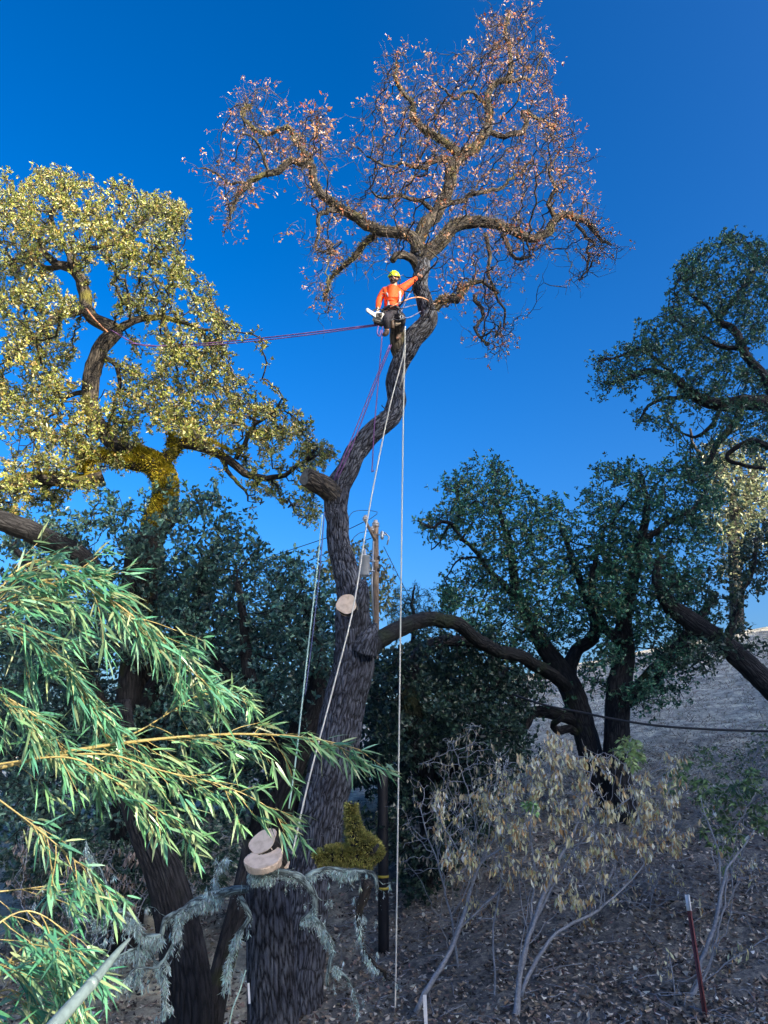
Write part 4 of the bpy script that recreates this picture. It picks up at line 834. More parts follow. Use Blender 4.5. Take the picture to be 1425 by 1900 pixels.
# wispy undergrowth stems, mid left and in the dark middle
shrub('tangle of fine bare stems under the dark evergreens at the left', [
 (0, [(160, 1960, 10), (150, 1850, 9), (140, 1750, 7), (120, 1650, 5)]), (.3, [(160, 1940, 8), (220, 1820, 7), (260, 1700, 5), (300, 1620, 3)]), (-.3, [(150, 1850, 6), (80, 1760, 5), (40, 1680, 4)])],
 13.0, [(60,1640,50),(130,1620,50),(200,1620,50),(270,1600,50),(100,1720,40),(220,1700,40),(60,1560,40),(340,1640,40)], 87, 900, .3, 3, nst=18, cols=[(.3, .24, .2), (.4, .34, .3), (.2, .16, .12)], name='bare_shrub')
shrub('tangle of fine bare stems in the dark gap right of the long rope', [
 (0, [(850, 1800, 9), (840, 1700, 8), (810, 1600, 6), (780, 1500, 4)]), (.3, [(840, 1700, 6), (880, 1580, 5), (860, 1450, 4), (840, 1380, 3)])],
 13.6, [(800,1450,50),(850,1400,50),(780,1540,40),(840,1500,50),(900,1430,40),(880,1360,30),(760,1600,30)], 88, 500, .12, 3, nst=14, name='bare_shrub', cols=[(.3, .26, .2), (.5, .45, .3)])

shrub('dark leafy understorey bush behind the falling lichen at the left', [(0, [(150, 1780, 8), (160, 1700, 7), (170, 1640, 5), (200, 1580, 4)]), (.3, [(160, 1700, 6), (260, 1660, 5), (350, 1610, 4)]), (-.3, [(155, 1740, 6), (70, 1680, 5), (20, 1640, 3)])],
 13.8, [(40,1620,50),(110,1600,50),(190,1600,50),(270,1590,50),(340,1570,50),(400,1560,44),(80,1690,40),(160,1680,34),(250,1660,34),(390,1640,34),(430,1600,30),(300,1690,24)], 95, 1500, .75, 7, name='understorey_bush', cols=[(.035, .08, .055), (.08, .13, .09)], green=1, L=.1, W=.045, dk=.13, sig=.7)
shrub('low twiggy dry brush on the slope behind the red post', [(0, [(1200, 1720, 5), (1210, 1660, 4), (1230, 1610, 3)]), (.2, [(1205, 1700, 4), (1150, 1660, 3), (1110, 1640, 3)])],
 14.5, [(1120,1660,40),(1180,1640,40),(1240,1650,40),(1290,1690,36),(1080,1700,30),(1330,1700,30)], 96, 420, .1, 3, name='bare_shrub', nst=14)
shrub('low mixed weeds at the right edge of the slope', [(0, [(1390, 1480, 5), (1395, 1440, 4), (1400, 1400, 3)])],
 17, [(1390,1420,36),(1420,1380,30),(1340,1420,26),(1400,1470,34),(1300,1400,24)], 97, 260, .3, 6, name='green_shrub', cols=[(.12, .2, .1), (.2, .3, .12)], green=1, L=.12, W=.045, nst=16)
# ------------------------------------------------------------------ leaf litter
def litter():
    rng = np.random.RandomState(4); n = 42000
    Y = 10.8 + 16 * rng.rand(n) ** 1.5; X = (-.42 + .95 * rng.rand(n)) * Y * 1.05; Z = ground_z(X, Y)
    p = np.stack([X, Y, Z + .02 + .02 * rng.rand(n)], 1); d = rng.normal(size=(n, 3)) * [1, 1, .35]
    m = MB(); leaves(m, p, d, .085 * (.4 + 1.1 * rng.rand(n)), .05 * (.5 + rng.rand(n)), rng, varied((.26, .21, .17), n, rng, .3, [(.55, .44, .33), (.07, .06, .055), (.8, .74, .64)], .5), .5, 0, np.array([0, 0, 1.]))
    o = m.build('leaf_litter', M_leaf_dry); tag(o, 'brown fallen leaves scattered over the shaded slope', 'leaf litter', kind='stuff')
    # dry tufts on the hillside
    n = 9000; Y = 22 + 34 * rng.rand(n); X = (.05 + .6 * rng.rand(n)) * Y; Z = ground_z(X, Y); k = 5
    p = np.repeat(np.stack([X, Y, Z], 1), k, 0); m = MB(); N = n * k; sc = np.repeat(.10 + .34 * rng.rand(n) ** 4, k) 
    leaves(m, p + .04 * rng.normal(size=(N, 3)) * [1, 1, 0], np.array([0, 0, .55]) + rng.normal(size=(N, 3)) * [.7, .7, .2], sc * (.6 + .6 * rng.rand(N)), .022, rng, varied((.42, .38, .3), N, rng, .3, [(.14, .13, .1), (.62, .57, .46)], .45), .2)
    o = m.build('dry_grass', M_leaf_dry); tag(o, 'short dry grass tufts covering the upper hillside', 'grass', kind='stuff')
    # fallen sticks
    m = MB()
    for i in range(420):
        y = 10.9 + 9 * rng.rand() ** 1.3; x = (-.05 + .55 * rng.rand()) * y; a = rng.rand() * 6.28; L = .15 + .5 * rng.rand() ** 2; pts = []
        for t in np.linspace(-.5, .5, 5):
            xx = x + math.cos(a) * L * t + .02 * rng.normal(); yy = y + math.sin(a) * L * t + .02 * rng.normal(); pts.append([xx, yy, float(ground_z(xx, yy)) + .035 + .03 * rng.rand()])
        tube(m, pts, [.008, .007, .006, .005, .003], 4)
    o = m.build('fallen_sticks', M_twig_grey); tag(o, 'thin grey sticks strewn on the ground under the shrubs', 'sticks', kind='stuff')
litter()

# ------------------------------------------------------------------ ropes, cables
def rope_mat(name, c1, c2, s=60):
    m, nt, b = new_mat(name); L = nt.links; a = nt.nodes.new('ShaderNodeAttribute'); a.attribute_name = 'bark'
    w = nt.nodes.new('ShaderNodeTexWave'); w.bands_direction = 'DIAGONAL'; w.inputs['Scale'].default_value = s; L.new(a.outputs['Vector'], w.inputs['Vector'])
    r = nt.nodes.new('ShaderNodeValToRGB'); r.color_ramp.elements[0].color = (*c1, 1); r.color_ramp.elements[1].color = (*c2, 1); L.new(w.outputs['Fac'], r.inputs[0]); L.new(r.outputs[0], b.inputs['Base Color'])
    b.inputs['Roughness'].default_value = .8; return m
M_rope_pale = rope_mat('pale_rope', (.55, .52, .42), (.8, .78, .68)); M_rope_purple = rope_mat('purple_rope', (.06, .04, .16), (.32, .12, .3))
M_rope_orange = rope_mat('orange_rope', (.6, .25, .12), (.75, .4, .25)); M_rope_blue = rope_mat('blue_rope', (.03, .05, .16), (.2, .22, .35)); M_cable = plain('black_cable', (.02, .02, .022), .5)
M_rope_green = rope_mat('green_rope', (.3, .5, .42), (.55, .7, .6))
def rope(name, label, cat, pts, rr, mat, group=None, sag=0, step=.15):
    """pts: (px,py,Y)"""
    p = spline(np.array([P(a, b, c) for a, b, c in pts]), step)
    if sag: t = np.linspace(0, 1, len(p)); p[:, 2] -= sag * 4 * t * (1 - t)
    m = MB(); tube(m, p, rr, 8); o = m.build(name, mat); 
    tag(o, label, cat, group); return o
GR = 'rigging ropes around the tall oak'
rope('rope', 'long pale rope hanging straight down from the crotch to the ground', 'rope', [(752, 606, 13.0), (748, 800, 13.0), (744, 1100, 13.0), (740, 1400, 13.0), (736, 1700, 12.95), (733, 1886, 12.9)], .0125, M_rope_pale, GR)
rope('rope', 'pale rope slanting down the trunk past the falling slice to the mossy limb', 'rope', [(752, 612, 13.2), (748, 660, 13.1), (722, 760, 12.9), (686, 940, 12.7), (657, 1120, 11.5), (620, 1270, 11.2), (575, 1440, 10.8), (542, 1585, 10.5)], .0115, M_rope_pale, GR)
rope('rope', 'light rope on the left side of the trunk running down to the bamboo', 'rope', [(598, 955, 13.2), (588, 1060, 13.0), (572, 1200, 12.6), (550, 1400, 12), (536, 1500, 11.7)], .012, M_rope_green, GR)
rope('rope', 'dark twin of the light rope left of the trunk, ending near the dark evergreen', 'rope', [(602, 950, 13.3), (594, 1050, 13.2), (580, 1180, 13.0), (566, 1290, 12.9)], .01, M_rope_blue, GR)
rope('rope', 'purple rope, left of two running from the climber down to the stub crotch', 'rope', [(723, 640, 13.4), (690, 720, 13.4), (650, 820, 13.4), (619, 893, 13.5)], .011, M_rope_purple, GR)
rope('rope', 'purple rope, right of two running from the climber down to the stub crotch', 'rope', [(726, 640, 13.4), (696, 715, 13.4), (657, 818, 13.4), (626, 890, 13.5)], .011, M_rope_purple, GR)
rope('rope', 'thin purple rope tail hanging free below the climber', 'rope', [(710, 606, 13.1), (706, 660, 13.1), (700, 730, 13.1), (694, 800, 13.1), (691, 862, 13.1), (690, 876, 13.1), (694, 872, 13.1)], .010, M_rope_purple, GR)
rope('rope', 'upper of two purple ropes running left from the climber to the golden oak', 'rope', [(700, 602, 13.2), (560, 619, 14), (430, 633, 15), (330, 640, 15.6), (260, 640, 16), (205, 612, 16.5)], .013, M_rope_purple, GR)
rope('rope', 'lower of two purple ropes running left from the climber to the golden oak', 'rope', [(700, 604, 13.2), (560, 623, 14), (430, 637, 15), (320, 643, 15.6), (240, 637, 16)], .011, M_rope_purple, GR)
rope('rope', 'orange red strap tied round the upper limb of the golden oak', 'rope', [(160, 572, 16.4), (172, 588, 16.3), (186, 603, 16.3), (200, 616, 16.4)], .018, M_rope_orange, GR)
rope('rope', 'orange lanyard looped from the climber round the oak stem', 'rope', [(724, 570, 13.15), (745, 560, 13.2), (765, 553, 13.2), (780, 552, 13.25), (792, 556, 13.5), (795, 560, 13.9)], .013, M_rope_orange, GR, 0, .05)
for k, (pts, lab) in enumerate([([(744, 580, 13.2), (752, 560, 13.25), (760, 545, 13.3), (768, 532, 13.6)], 'blue rope running up from the climber hip to the stem'), ([(742, 572, 13.2), (750, 571, 13.2), (760, 568, 13.3), (772, 566, 13.6)], 'short blue lanyard level with the climber waist'), ([(748, 588, 13.15), (756, 590, 13.2), (768, 585, 13.3), (780, 578, 13.7)], 'blue lanyard below the climber waist, tied to the stem'), ([(702, 605, 13.1), (700, 618, 13.05), (704, 624, 13.1), (707, 612, 13.1)], 'small purple rope loop under the chainsaw')]):
    rope('rope', lab, 'rope', pts, .012, M_rope_blue if k < 3 else M_rope_purple, GR, 0, .04)
rope('rope', 'cream rope hanging short over the front of the climber stub', 'rope', [(751, 612, 13.25), (752, 640, 13.2), (749, 690, 13.1), (742, 720, 13.3)], .012, M_rope_pale, GR)
rope('rope', 'thin pale cord at the foot of the slim leaning trunk', 'rope', [(456, 1800, 8.0), (446, 1835, 8.0), (432, 1870, 7.9), (424, 1910, 7.9)], .006, M_rope_green, GR)
GW = 'power and cable lines'
rope('cable', 'thick dark cable crossing the dry hillside at the right', 'cable', [(950, 1288, 16), (1010, 1308, 15.6), (1080, 1322, 15.2), (1160, 1338, 14.8), (1260, 1350, 14.4), (1440, 1357, 14), (1700, 1355, 13)], .022, M_cable, GW)
rope('cable', 'thin upper wire from the pole passing behind the oak trunk', 'cable', [(676, 968, 29.5), (640, 985, 29.8), (600, 1000, 30.2), (540, 1020, 31), (480, 1040, 32)], .016, M_cable, GW)
rope('cable', 'lower wire from the pole running left behind the trunk', 'cable', [(690, 998, 29.8), (650, 1012, 30), (605, 1027, 30.3), (570, 1042, 31)], .016, M_cable, GW)
rope('cable', 'guy wire dropping right from the pole top', 'cable', [(712, 1014, 30), (735, 1060, 29.8), (765, 1120, 29.4), (785, 1160, 29)], .014, M_cable, GW)
for k, (pts, lab) in enumerate([([(684, 965, 30), (700, 950, 30), (655, 950, 30), (640, 985, 29.8)], 'curved jumper wire above the pole arm'), ([(688, 985, 30), (665, 990, 29.6), (652, 1005, 29.6), (656, 1018, 29.6)], 'curled jumper wire between the pole and the trunk')]):
    rope('cable', lab, 'cable', pts, .012, M_cable, GW)

# ------------------------------------------------------------------ utility pole
M_pole = bark_mat('pole_wood', (.16, .11, .08), (.38, .28, .2), None, scale=30, stretch=.05, bump=.3)
M_galv = plain('galvanised_steel', (.42, .45, .48), .45, .6, .1, 30, .1); M_trans = plain('transformer_paint', (.42, .44, .46), .5, 0, 0, 8, .05)
M_porc = plain('insulator_porcelain', (.45, .42, .40), .25); M_black = plain('black_rubber', (.015, .015, .018), .6)
pt = P(697, 975, 30); pb = P(706, 1330, 30); pb = np.array([pt[0] + .05, 30, float(ground_z(.0, 30)) - .3])
pole = thing('utility_pole', pb, 'weathered wooden utility pole standing behind the tall oak', 'utility pole')
m = MB(); tube(m, [pb + (pt - pb) * t for t in np.linspace(0, 1, 14)], np.linspace(.15, .115, 14), 18, seed=2); m.build('post', M_pole, pole)
def boxm(mb, c, s, rot=None):
    v = np.array([[x, y, z] for x in (-.5, .5) for y in (-.5, .5) for z in (-.5, .5)]) * np.array(s)
    if rot is not None: v = v @ np.array(rot).T
    mb.add(v + np.array(c), [[0, 1, 3, 2], [4, 6, 7, 5], [0, 4, 5, 1], [2, 3, 7, 6], [0, 2, 6, 4], [1, 5, 7, 3]], attr=v)
def lathe(mb, c, prof, sides=20, rot=None):
    th = np.arange(sides) * 2 * math.pi / sides; v = np.array([[r * math.cos(t), r * math.sin(t), z] for r, z in prof for t in th])
    if rot is not None: v = v @ np.array(rot).T
    n = len(prof); i = np.arange(n - 1)[:, None] * sides; k = np.arange(sides)[None]; k2 = (k + 1) % sides
    mb.add(v + np.array(c), np.stack([i + k, i + k2, i + sides + k2, i + sides + k], -1).reshape(-1, 4), attr=v)
m = MB(); a = P(696, 1003, 29.8); b = P(678, 966, 29.4); tube(m, [a, b], .06, 8); m.build('crossarm', M_pole, pole)
def insul(c, s=1.0):
    m = MB(); lathe(m, c, [(.0, -.05 * s), (.05 * s, -.05 * s), (.05 * s, 0), (.12 * s, .02 * s), (.11 * s, .06 * s), (.07 * s, .07 * s), (.12 * s, .1 * s), (.1 * s, .15 * s), (.06 * s, .17 * s), (.07 * s, .22 * s), (0, .24 * s)], 14); return m.build('insulator', M_porc, pole)
insul(P(678, 966, 29.4), 1.0); insul(P(697, 978, 30), 1.3); insul(P(690, 986, 29.8), .9)
m = MB(); c = P(709, 992, 29.9); lathe(m, c, [(0, -.2), (.05, -.2), (.08, -.1), (.05, 0), (.08, .1), (.03, .15), (0, .18)], 10); boxm(m, c + [-.08, 0, 0], (.5, .04, .05)); tube(m, [c + [.1, 0, .1], c + [.28, 0, -.1], c + [.2, 0, -.42]], .03, 6); m.build('fuse_cutout', M_galv, pole)
tr = thing('transformer', P(676, 1060, 29.6), 'grey cylindrical transformer hung on the utility pole', 'transformer')
cz = P(676, 1069, 29.6); hh = float(P(676, 1032, 29.6)[2] - cz[2])
m = MB(); lathe(m, cz, [(0, 0), (.19, 0), (.21, .03), (.21, hh - .04), (.23, hh - .03), (.23, hh), (.12, hh + .05), (0, hh + .06)], 28); tank = m.build('tank', M_trans, tr)
m = MB(); lathe(m, cz + [0, 0, hh + .04], [(0, 0), (.05, 0), (.05, .03), (.07, .06), (.04, .09), (.07, .13), (.04, .17), (.06, .2), (.03, .26), (0, .3)], 12); m.build('bushing', M_porc, tank)
for f_ in (.75, .25): m = MB(); boxm(m, cz + [.3, 0, hh * f_], (.24, .08, .06)); m.build('bracket', M_galv, tr)
for f_ in (.9, .3): m = MB(); boxm(m, cz + [.56, -.05, hh * f_], (.1, .1, .14)); m.build('connector', M_black, pole)
m = MB(); e0 = P(693, 1000, 29.8); tube(m, [e0, P(690, 1080, 29.8), P(693, 1150, 29.8)], .035, 8); m.build('conduit', M_galv, pole)
# dark post with yellow bands
M_dpost = plain('tarred_post', (.006, .006, .009), .6, 0, .3, 20); M_yel = plain('yellow_band', (.55, .42, .05), .5)
q0 = P(712, 1712, 15.0); q1 = P(710, 1425, 15.0); q0[2] = float(ground_z(q0[0], q0[1])) - .2
ps = thing('marker_post', q0, 'slim black post with two yellow bands right of the mossy chunk', 'post')
m = MB(); tube(m, [q0 + (q1 - q0) * t for t in np.linspace(0, 1, 10)], .095, 16); m.build('shaft', M_dpost, ps)
for yy in (1626, 1648):
    c = P(712, yy, 15.0); t = (c[2] - q0[2]) / (q1[2] - q0[2]); c = q0 + (q1 - q0) * t; m = MB(); tube(m, [c - [0, 0, .02], c + [0, 0, .02]], .1, 16); m.build('band', M_yel, ps)
# red metal fence post with white tip
M_red = plain('rusty_red_paint', (.20, .06, .055), .55, .2, .3, 50, .3); M_white = plain('white_paint', (.8, .8, .78), .5, 0, 0, 20, .05)
a = P(1279, 1690, 11.6); b = P(1318, 1945, 11.2); tp_ = P(1275, 1660, 11.65); fp = thing('fence_post', b, 'red metal fence post with a white tip beside the bare sapling', 'post')
def tprofile(mb, a, b, w):
    d = nrm(b - a); s = nrm(np.cross(d, [0, 1, 0])); f = np.cross(d, s)
    for (o, ww, tt) in ((0, w, .006), (1, .006, w * .8)):
        c = (a + b) / 2 + f * (w * .4 if o else 0); L = np.linalg.norm(b - a); boxm(mb, c, (ww, tt, L), np.stack([s, f, -d], 1))
m = MB(); tprofile(m, a, b, .06)
for t in np.linspace(.05, .95, 22): c = a + (b - a) * t; boxm(m, c + np.array([0, -.012, 0]), (.02, .014, .02))
m.build('shaft', M_red, fp); m = MB(); tprofile(m, tp_, a, .066); m.build('tip', M_white, fp)
for (x0, y0, x1, y1, Y, w, lab) in ((788, 1846, 791, 1915, 11.0, .045, 'short white stake standing right of the hanging rope'), (461, 1824, 463, 1862, 8.0, .018, 'thin white strip on the bark of the furrowed trunk')):
    a = P(x0, y0, Y); b = P(x1, y1, Y); m = MB(); d = nrm(b - a); s = nrm(np.cross(d, [0, 1, 0])); boxm(m, (a + b) / 2, (w, .012, np.linalg.norm(a - b)), np.stack([s, np.cross(d, s), -d], 1))
    st = m.build('white_stake', M_white, smooth=False); tag(st, lab, 'stake')

# ------------------------------------------------------------------ the climber
def skin_part(name, pts, edges, rad, mat, parent, sub=2, root=0):
    """one continuous skinned surface"""
    me = bpy.data.meshes.new(name + '_cage'); me.from_pydata([tuple(map(float, p)) for p in pts], edges, []); ob = bpy.data.objects.new(name + '_cage', me); C.objects.link(ob)
    ob.modifiers.new('s', 'SKIN'); sl = me.skin_vertices[0].data
    for i, r in enumerate(rad):
        r = r if isinstance(r, tuple) else (r, r); sl[i].radius = r
    for i in range(len(rad)): sl[i].use_root = (i == root)
    ob.modifiers['s'].use_smooth_shade = True
    ss = ob.modifiers.new('d', 'SUBSURF'); ss.levels = sub; ss.render_levels = sub
    dg = bpy.context.evaluated_depsgraph_get(); m2 = bpy.data.meshes.new_from_object(ob.evaluated_get(dg)); bpy.data.objects.remove(ob); bpy.data.meshes.remove(me)
    m2.name = name
    for p in m2.polygons: p.use_smooth = True
    return link(name, m2, mat, parent)
def ball(mb, c, s, rot=None, seg=16, rings=10, lo=0.0, hi=1.0):
    prof = [(math.sin(math.pi * t), -math.cos(math.pi * t)) for t in np.linspace(lo, hi, rings)]
    th = np.arange(seg) * 2 * math.pi / seg; v = np.array([[r * math.cos(t), r * math.sin(t), z] for r, z in prof for t in th]) * np.array(s)
    if rot is not None: v = v @ np.array(rot).T
    i = np.arange(rings - 1)[:, None] * seg; k = np.arange(seg)[None]; k2 = (k + 1) % seg
    mb.add(v + np.array(c), np.stack([i + k, i + k2, i + seg + k2, i + seg + k], -1).reshape(-1, 4), attr=v)
M_skin = plain('skin', (.42, .24, .17), .5); M_orange = plain('orange_shirt', (.86, .075, .006), .75, 0, .5, 9, .1); M_trous = plain('dark_trousers', (.012, .012, .022), .8, 0, .4, 30, .3)
M_lime = plain('lime_helmet', (.62, .95, .03), .35); M_beard = plain('beard', (.02, .014, .012), .9); M_refl = plain('reflective_tape', (.42, .42, .46), .4); M_boot = plain('boot_leather', (.06, .04, .03), .6)
M_glove = plain('pale_glove', (.62, .55, .48), .7); M_harn = plain('harness_webbing', (.03, .035, .05), .7); M_saw = plain('saw_body', (.55, .54, .53), .4); M_sawd = plain('saw_dark', (.03, .03, .03), .5)
M_bar = plain('saw_bar', (.75, .75, .74), .3, .4); M_glass = plain('dark_glasses', (.01, .01, .012), .15)
YC = 13.42; q = mpp(550, YC)
J = lambda px, py, dy=0.0: P(px, py, YC + dy)
per_ = thing('person', J(735, 604, .1), 'tree climber in orange shirt, lime helmet and dark trousers holding a chainsaw', 'person')
hip = J(727, 580, 0); waist = J(726, 570, 0); chest = J(727, 552, 0); neck0 = J(728, 537, 0); neck1 = J(730, 530, -.02); headc = J(731, 519, -.05); crown = J(731, 508, -.03)
shL = J(713, 541, 0); shR = J(745, 537, .02); elL = J(703, 558, -.02); wrL = J(701, 573, -.18); elR = J(760, 525, .12); wrR = J(773, 515, .22)
hipL = J(719, 583, -.02); hipR = J(736, 583, .02); knL = J(717, 592, -.36); knR = J(747, 590, .05); anL = J(718, 616, -.2); anR = J(741, 622, .3); toL = J(713, 621, -.36); toR = J(737, 628, .2)
pts = [hip, waist, chest, neck0, neck1, headc, crown, shL, elL, wrL, shR, elR, wrR, hipL, knL, anL, toL, hipR, knR, anR, toR]
edg = [(0, 1), (1, 2), (2, 3), (3, 4), (4, 5), (5, 6), (3, 7), (7, 8), (8, 9), (3, 10), (10, 11), (11, 12), (0, 13), (13, 14), (14, 15), (15, 16), (0, 17), (17, 18), (18, 19), (19, 20)]
rad = [(.13, .11), (.13, .1), (.16, .115), (.09, .08), .058, (.085, .095), .07, .06, .042, .03, .06, .042, .03, .085, .06, .042, .035, .085, .06, .042, .035]
skin_part('body', pts, edg, rad, M_skin, per_)
# shirt with sleeves
sp_ = [J(726, 579), waist, J(726, 561), chest, J(728, 543), J(728, 536), J(713, 540.5), J(707, 549, -.01), elL, J(702, 566, -.1), J(701, 571, -.17), J(745, 536.5, .02), J(752, 531, .07), elR, J(767, 520, .17), J(773, 515.5, .22)]
skin_part('shirt', sp_, [(0, 1), (1, 2), (2, 3), (3, 4), (4, 5), (4, 6), (6, 7), (7, 8), (8, 9), (9, 10), (4, 11), (11, 12), (12, 13), (13, 14), (14, 15)],
 [(.165, .13), (.18, .14), (.195, .145), (.205, .145), (.175, .125), (.075, .07), .095, .078, .07, .06, .05, .09, .08, .072, .06, .046], M_orange, per_, root=3)
tp_ = [J(727, 575), J(727, 583), J(718, 587, -.06), J(718, 589, -.22), J(717, 591, -.36), J(718, 602, -.28), J(718, 613, -.21), J(737, 584, -.0), J(743, 587, .03), J(747, 590, .05), J(744, 605, .18), J(742, 618, .28)]
skin_part('trousers', tp_, [(0, 1), (1, 2), (2, 3), (3, 4), (4, 5), (5, 6), (1, 7), (7, 8), (8, 9), (9, 10), (10, 11)], [(.16, .13), (.165, .14), .105, .1, .088, .075, .065, .105, .1, .088, .075, .065], M_trous, per_, root=1)
for a_, t_ in ((anL, toL), (anR, toR)):
    skin_part('boot', [a_ + [0, 0, .08], a_, (a_ + t_) / 2 - [0, 0, .01], t_], [(0, 1), (1, 2), (2, 3)], [.06, .058, .052, .045], M_boot, per_)
# head: face turned down towards the saw
fwd = nrm(np.array([-.12, -1, -.3])); upv = nrm(np.array([.05, -.28, 1.])); upv = nrm(upv - fwd * upv.dot(fwd)); rt_ = np.cross(fwd, upv); Rm = np.stack([rt_, fwd, upv], 1)
hc = headc + upv * .02
m = MB(); ball(m, hc, (.078, .098, .115), Rm, 24, 16); hd = m.build('head', M_skin, per_)
m = MB(); tube(m, [hc + fwd * .09 + upv * .02, hc + fwd * .112 - upv * .018, hc + fwd * .098 - upv * .026], [.009, .015, .01], 8); m.build('nose', M_skin, hd)
for s in (-1, 1): m = MB(); ball(m, hc + rt_ * .08 * s - fwd * .0, (.012, .022, .032), Rm, 10, 7); m.build('ear', M_skin, hd)
for s in (-1, 1): m = MB(); ball(m, hc + rt_ * .032 * s + fwd * .088 + upv * .016, (.03, .014, .02), Rm, 12, 8); m.build('glasses_lens', M_glass, hd)
m = MB(); ball(m, hc + fwd * .018 - upv * .055, (.076, .088, .07), Rm, 18, 12); ball(m, hc + fwd * .075 - upv * .085, (.04, .035, .045), Rm, 12, 8); m.build('beard', M_beard, hd)
m = MB(); ball(m, hc + fwd * .107 - upv * .048, (.024, .008, .008), Rm, 10, 6); m.build('mouth', M_skin, hd)
m = MB(); ball(m, hc + upv * .035 - fwd * .005, (.118, .135, .125), Rm, 28, 14, .48, 1.0)
lathe(m, hc + upv * .04, [(.112, 0), (.13, -.004), (.13, .008), (.112, .014)], 28, Rm)
for s in (-1, 0, 1):
    pr = [hc + upv * .035 - fwd * .005 + Rm @ (np.array([.03 * s, .135 * math.cos(t), .129 * math.sin(t)])) for t in np.linspace(.4, 2.7, 12)]; tube(m, pr, .0045, 6)
hm = m.build('helmet', M_lime, per_)
m = MB()
for s in (-1, 1): tube(m, [hc + rt_ * .105 * s + upv * .04, hc + rt_ * .08 * s - upv * .04 + fwd * .01, hc + fwd * .04 - upv * .12], .006, 5)
m.build('chin_strap', M_harn, hm)
# reflective braces
for pth in ([(716, 536, -.06), (719, 544, -.15), (722, 553, -.165), (721, 562, -.155), (720, 572, -.14)], [(740, 535, -.06), (742, 543, -.13), (742, 553, -.14), (741, 563, -.13)]):
    p = spline(np.array([J(*a) for a in pth]), .03); m = MB(); n = len(p); w = np.array([.024, 0, 0]); v = np.concatenate([p - w, p + w, p - w + [0, .012, 0], p + w + [0, .012, 0]]); i = np.arange(n - 1)
    m.add(v, np.concatenate([np.stack([i, i + n, i + n + 1, i + 1], 1), np.stack([i + 2 * n, i + 2 * n + 1, i + 3 * n + 1, i + 3 * n], 1), np.stack([i, i + 1, i + 2 * n + 1, i + 2 * n], 1), np.stack([i + n, i + 3 * n, i + 3 * n + 1, i + n + 1], 1)])); m.build('reflective_tape', M_refl, per_)
# harness
m = MB(); hcn = J(727, 577); tc_ = np.linspace(0, 2 * math.pi, 26); tube(m, [hcn + [.19 * math.cos(t), .155 * math.sin(t), .015 * math.sin(3 * t)] for t in tc_], .03, 8)
for (cx, cy, dy, r1) in ((719, 589, -.12, .115), (738, 587, -.1, .115)): c = J(cx, cy, dy); tube(m, [c + [r1 * math.cos(t), .05 * math.sin(t), r1 * math.sin(t)] for t in tc_], .016, 6)
harn = m.build('harness', M_harn, per_)
for c in (J(745, 588, -.12), J(742, 578, -.12), J(712, 583, -.14)): m = MB(); tube(m, [c + [.03 * math.cos(t), 0, .045 * math.sin(t)] for t in np.linspace(0, 2 * math.pi, 12)], .008, 6); m.build('carabiner', M_galv, harn)
m = MB(); ball(m, J(748, 590, -.12), (.04, .03, .03)); m.build('pulley', M_galv, harn)
# hands: palm, four bent fingers and a thumb each
def hand(palm, fdir, side, nrml, grip, mat, parent, s=1.0):
    palm = np.array(palm); f = nrm(np.array(fdir, float)); sd_ = nrm(np.array(side, float)); n = nrm(np.array(nrml, float))
    P_ = [palm - f * .05 * s, palm, palm + f * .035 * s]; E = [(0, 1), (1, 2)]; Rr = [.028 * s, (.04 * s, .022 * s), (.042 * s, .02 * s)]
    for k, L in enumerate((.075, .085, .08, .062)):
        b = palm + f * .045 * s + sd_ * (.03 - .02 * k) * s; a = b.copy(); d = f.copy(); P_.append(a); E.append((2, len(P_) - 1)); Rr.append(.0105 * s)
        for j in range(3): d = nrm(d + n * grip * (.8 + .1 * k)); a = a + d * L * s / 3; P_.append(a.copy()); E.append((len(P_) - 2, len(P_) - 1)); Rr.append((.0098 - .001 * j) * s)
    b = palm - f * .01 * s + sd_ * .04 * s; P_.append(b); E.append((1, len(P_) - 1)); Rr.append(.013 * s)
    d = nrm(f * .6 + sd_ * .6 + n * .5); P_.append(b + d * .035 * s); E.append((len(P_) - 2, len(P_) - 1)); Rr.append(.011 * s)
    d = nrm(d + n * grip); P_.append(P_[-1] + d * .03 * s); E.append((len(P_) - 2, len(P_) - 1)); Rr.append(.009 * s)
    return skin_part('hand', P_, E, Rr, mat, parent, 1, root=1)
hand(J(701, 576, -.2), (-.1, -.2, -1), (.3, -1, 0), (-.8, .2, -.4), .7, M_glove, per_, 1.1)
hand(J(777, 512, .26), (.8, .45, .35), (-.3, -.4, 1), (.3, 1, 0), .45, M_skin, per_, 1.05)
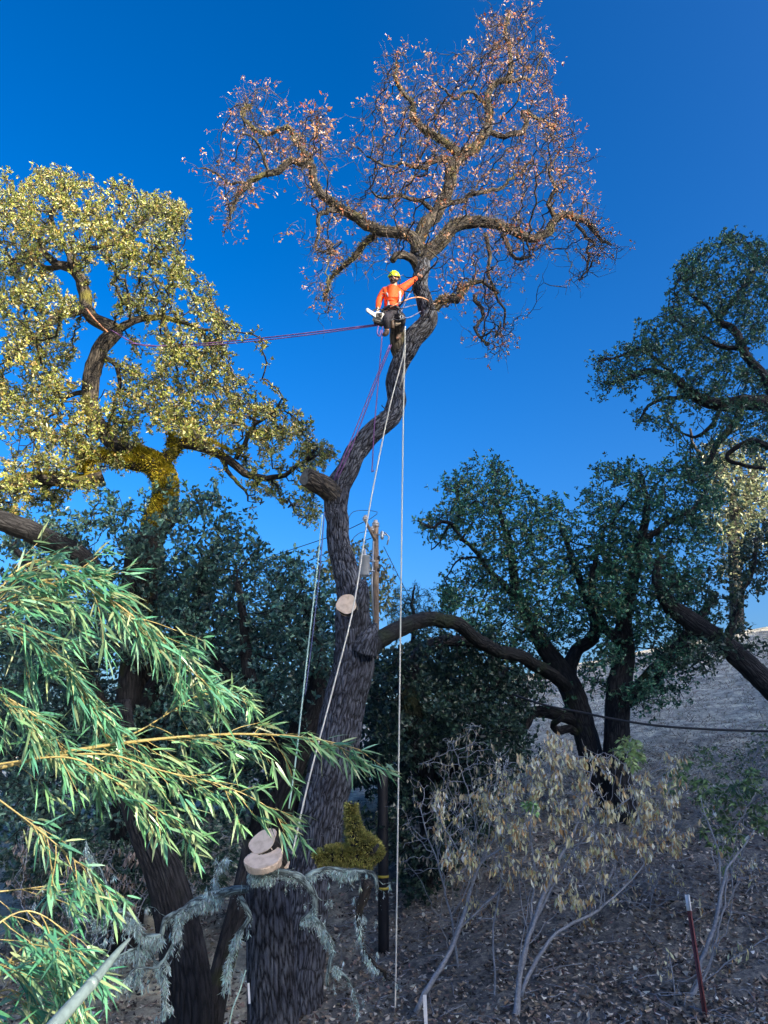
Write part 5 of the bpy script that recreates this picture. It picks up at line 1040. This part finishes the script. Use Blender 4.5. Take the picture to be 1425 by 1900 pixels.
# chainsaw
sw = thing('chainsaw', J(702, 592, -.25), 'white and black chainsaw held in the gloved hand of the climber', 'chainsaw')
c = J(703, 590, -.24)
def rbox(name, c, s, mat, parent, bev=.015, rot=(0, 0, 0)):
    me = bpy.data.meshes.new(name); import bmesh; bm = bmesh.new(); bmesh.ops.create_cube(bm, size=1)
    for v in bm.verts: v.co = Vector((v.co.x * s[0], v.co.y * s[1], v.co.z * s[2]))
    bmesh.ops.bevel(bm, geom=bm.edges[:], offset=bev, segments=3, affect='EDGES')
    from mathutils import Euler
    bm.transform(Matrix.Translation(Vector([float(a) for a in c])) @ Euler(rot).to_matrix().to_4x4()); bm.to_mesh(me); bm.free()
    return link(name, me, mat, parent)
rbox('housing', c, (.22, .17, .19), M_saw, sw, .03, (0, .25, .15)); rbox('side_cover', c + [.0, -.09, -.01], (.12, .04, .12), M_sawd, sw, .015, (0, .25, .15))
rbox('fuel_tank', c + [.0, 0, -.11], (.2, .15, .07), M_sawd, sw, .02, (0, .25, .15))
m = MB(); lathe(m, c + [.03, -.105, .0], [(0, 0), (.04, 0), (.045, .012), (.0, .02)], 14, [[1, 0, 0], [0, 0, -1], [0, 1, 0]]); m.build('starter_cap', M_sawd, sw)
m = MB(); tube(m, spline(np.array([c + [-.12, -.02, .02], c + [-.12, -.02, .13], c + [-.05, -.02, .18], c + [.06, -.02, .17], c + [.13, -.02, .1], c + [.13, -.02, -.06]]), .02), .014, 8); m.build('front_handle', M_sawd, sw)
bdir = nrm(J(676, 578, -.5) - J(694, 590, -.25)); bp0 = c + bdir * .08; bl = .28
m = MB(); sdv = nrm(np.cross(bdir, [0, 1, 0])); fv = np.cross(bdir, sdv)
tt = np.linspace(0, math.pi, 9); outl = [bp0 - sdv * .045] + [bp0 + bdir * bl + sdv * -.045 * math.cos(t) + bdir * .045 * math.sin(t) for t in tt] + [bp0 + sdv * .045]
k = len(outl); v = np.array([o - fv * .012 for o in outl] + [o + fv * .012 for o in outl]); cc = v[:k].mean(0); c2_ = v[k:].mean(0); v = np.vstack([v, cc, c2_])
m.add(v, [[i, (i + 1) % k, k + (i + 1) % k, k + i] for i in range(k)], [[2 * k, (i + 1) % k, i] for i in range(k)] + [[2 * k + 1, k + i, k + (i + 1) % k] for i in range(k)]); m.build('guide_bar', M_bar, sw, smooth=False)
m = MB(); lathe(m, J(728, 600, -.1), [(0, -.12), (.04, -.12), (.05, .1), (.0, .11)], 10); pr = m.build('tool_pouch', M_boot, per_)
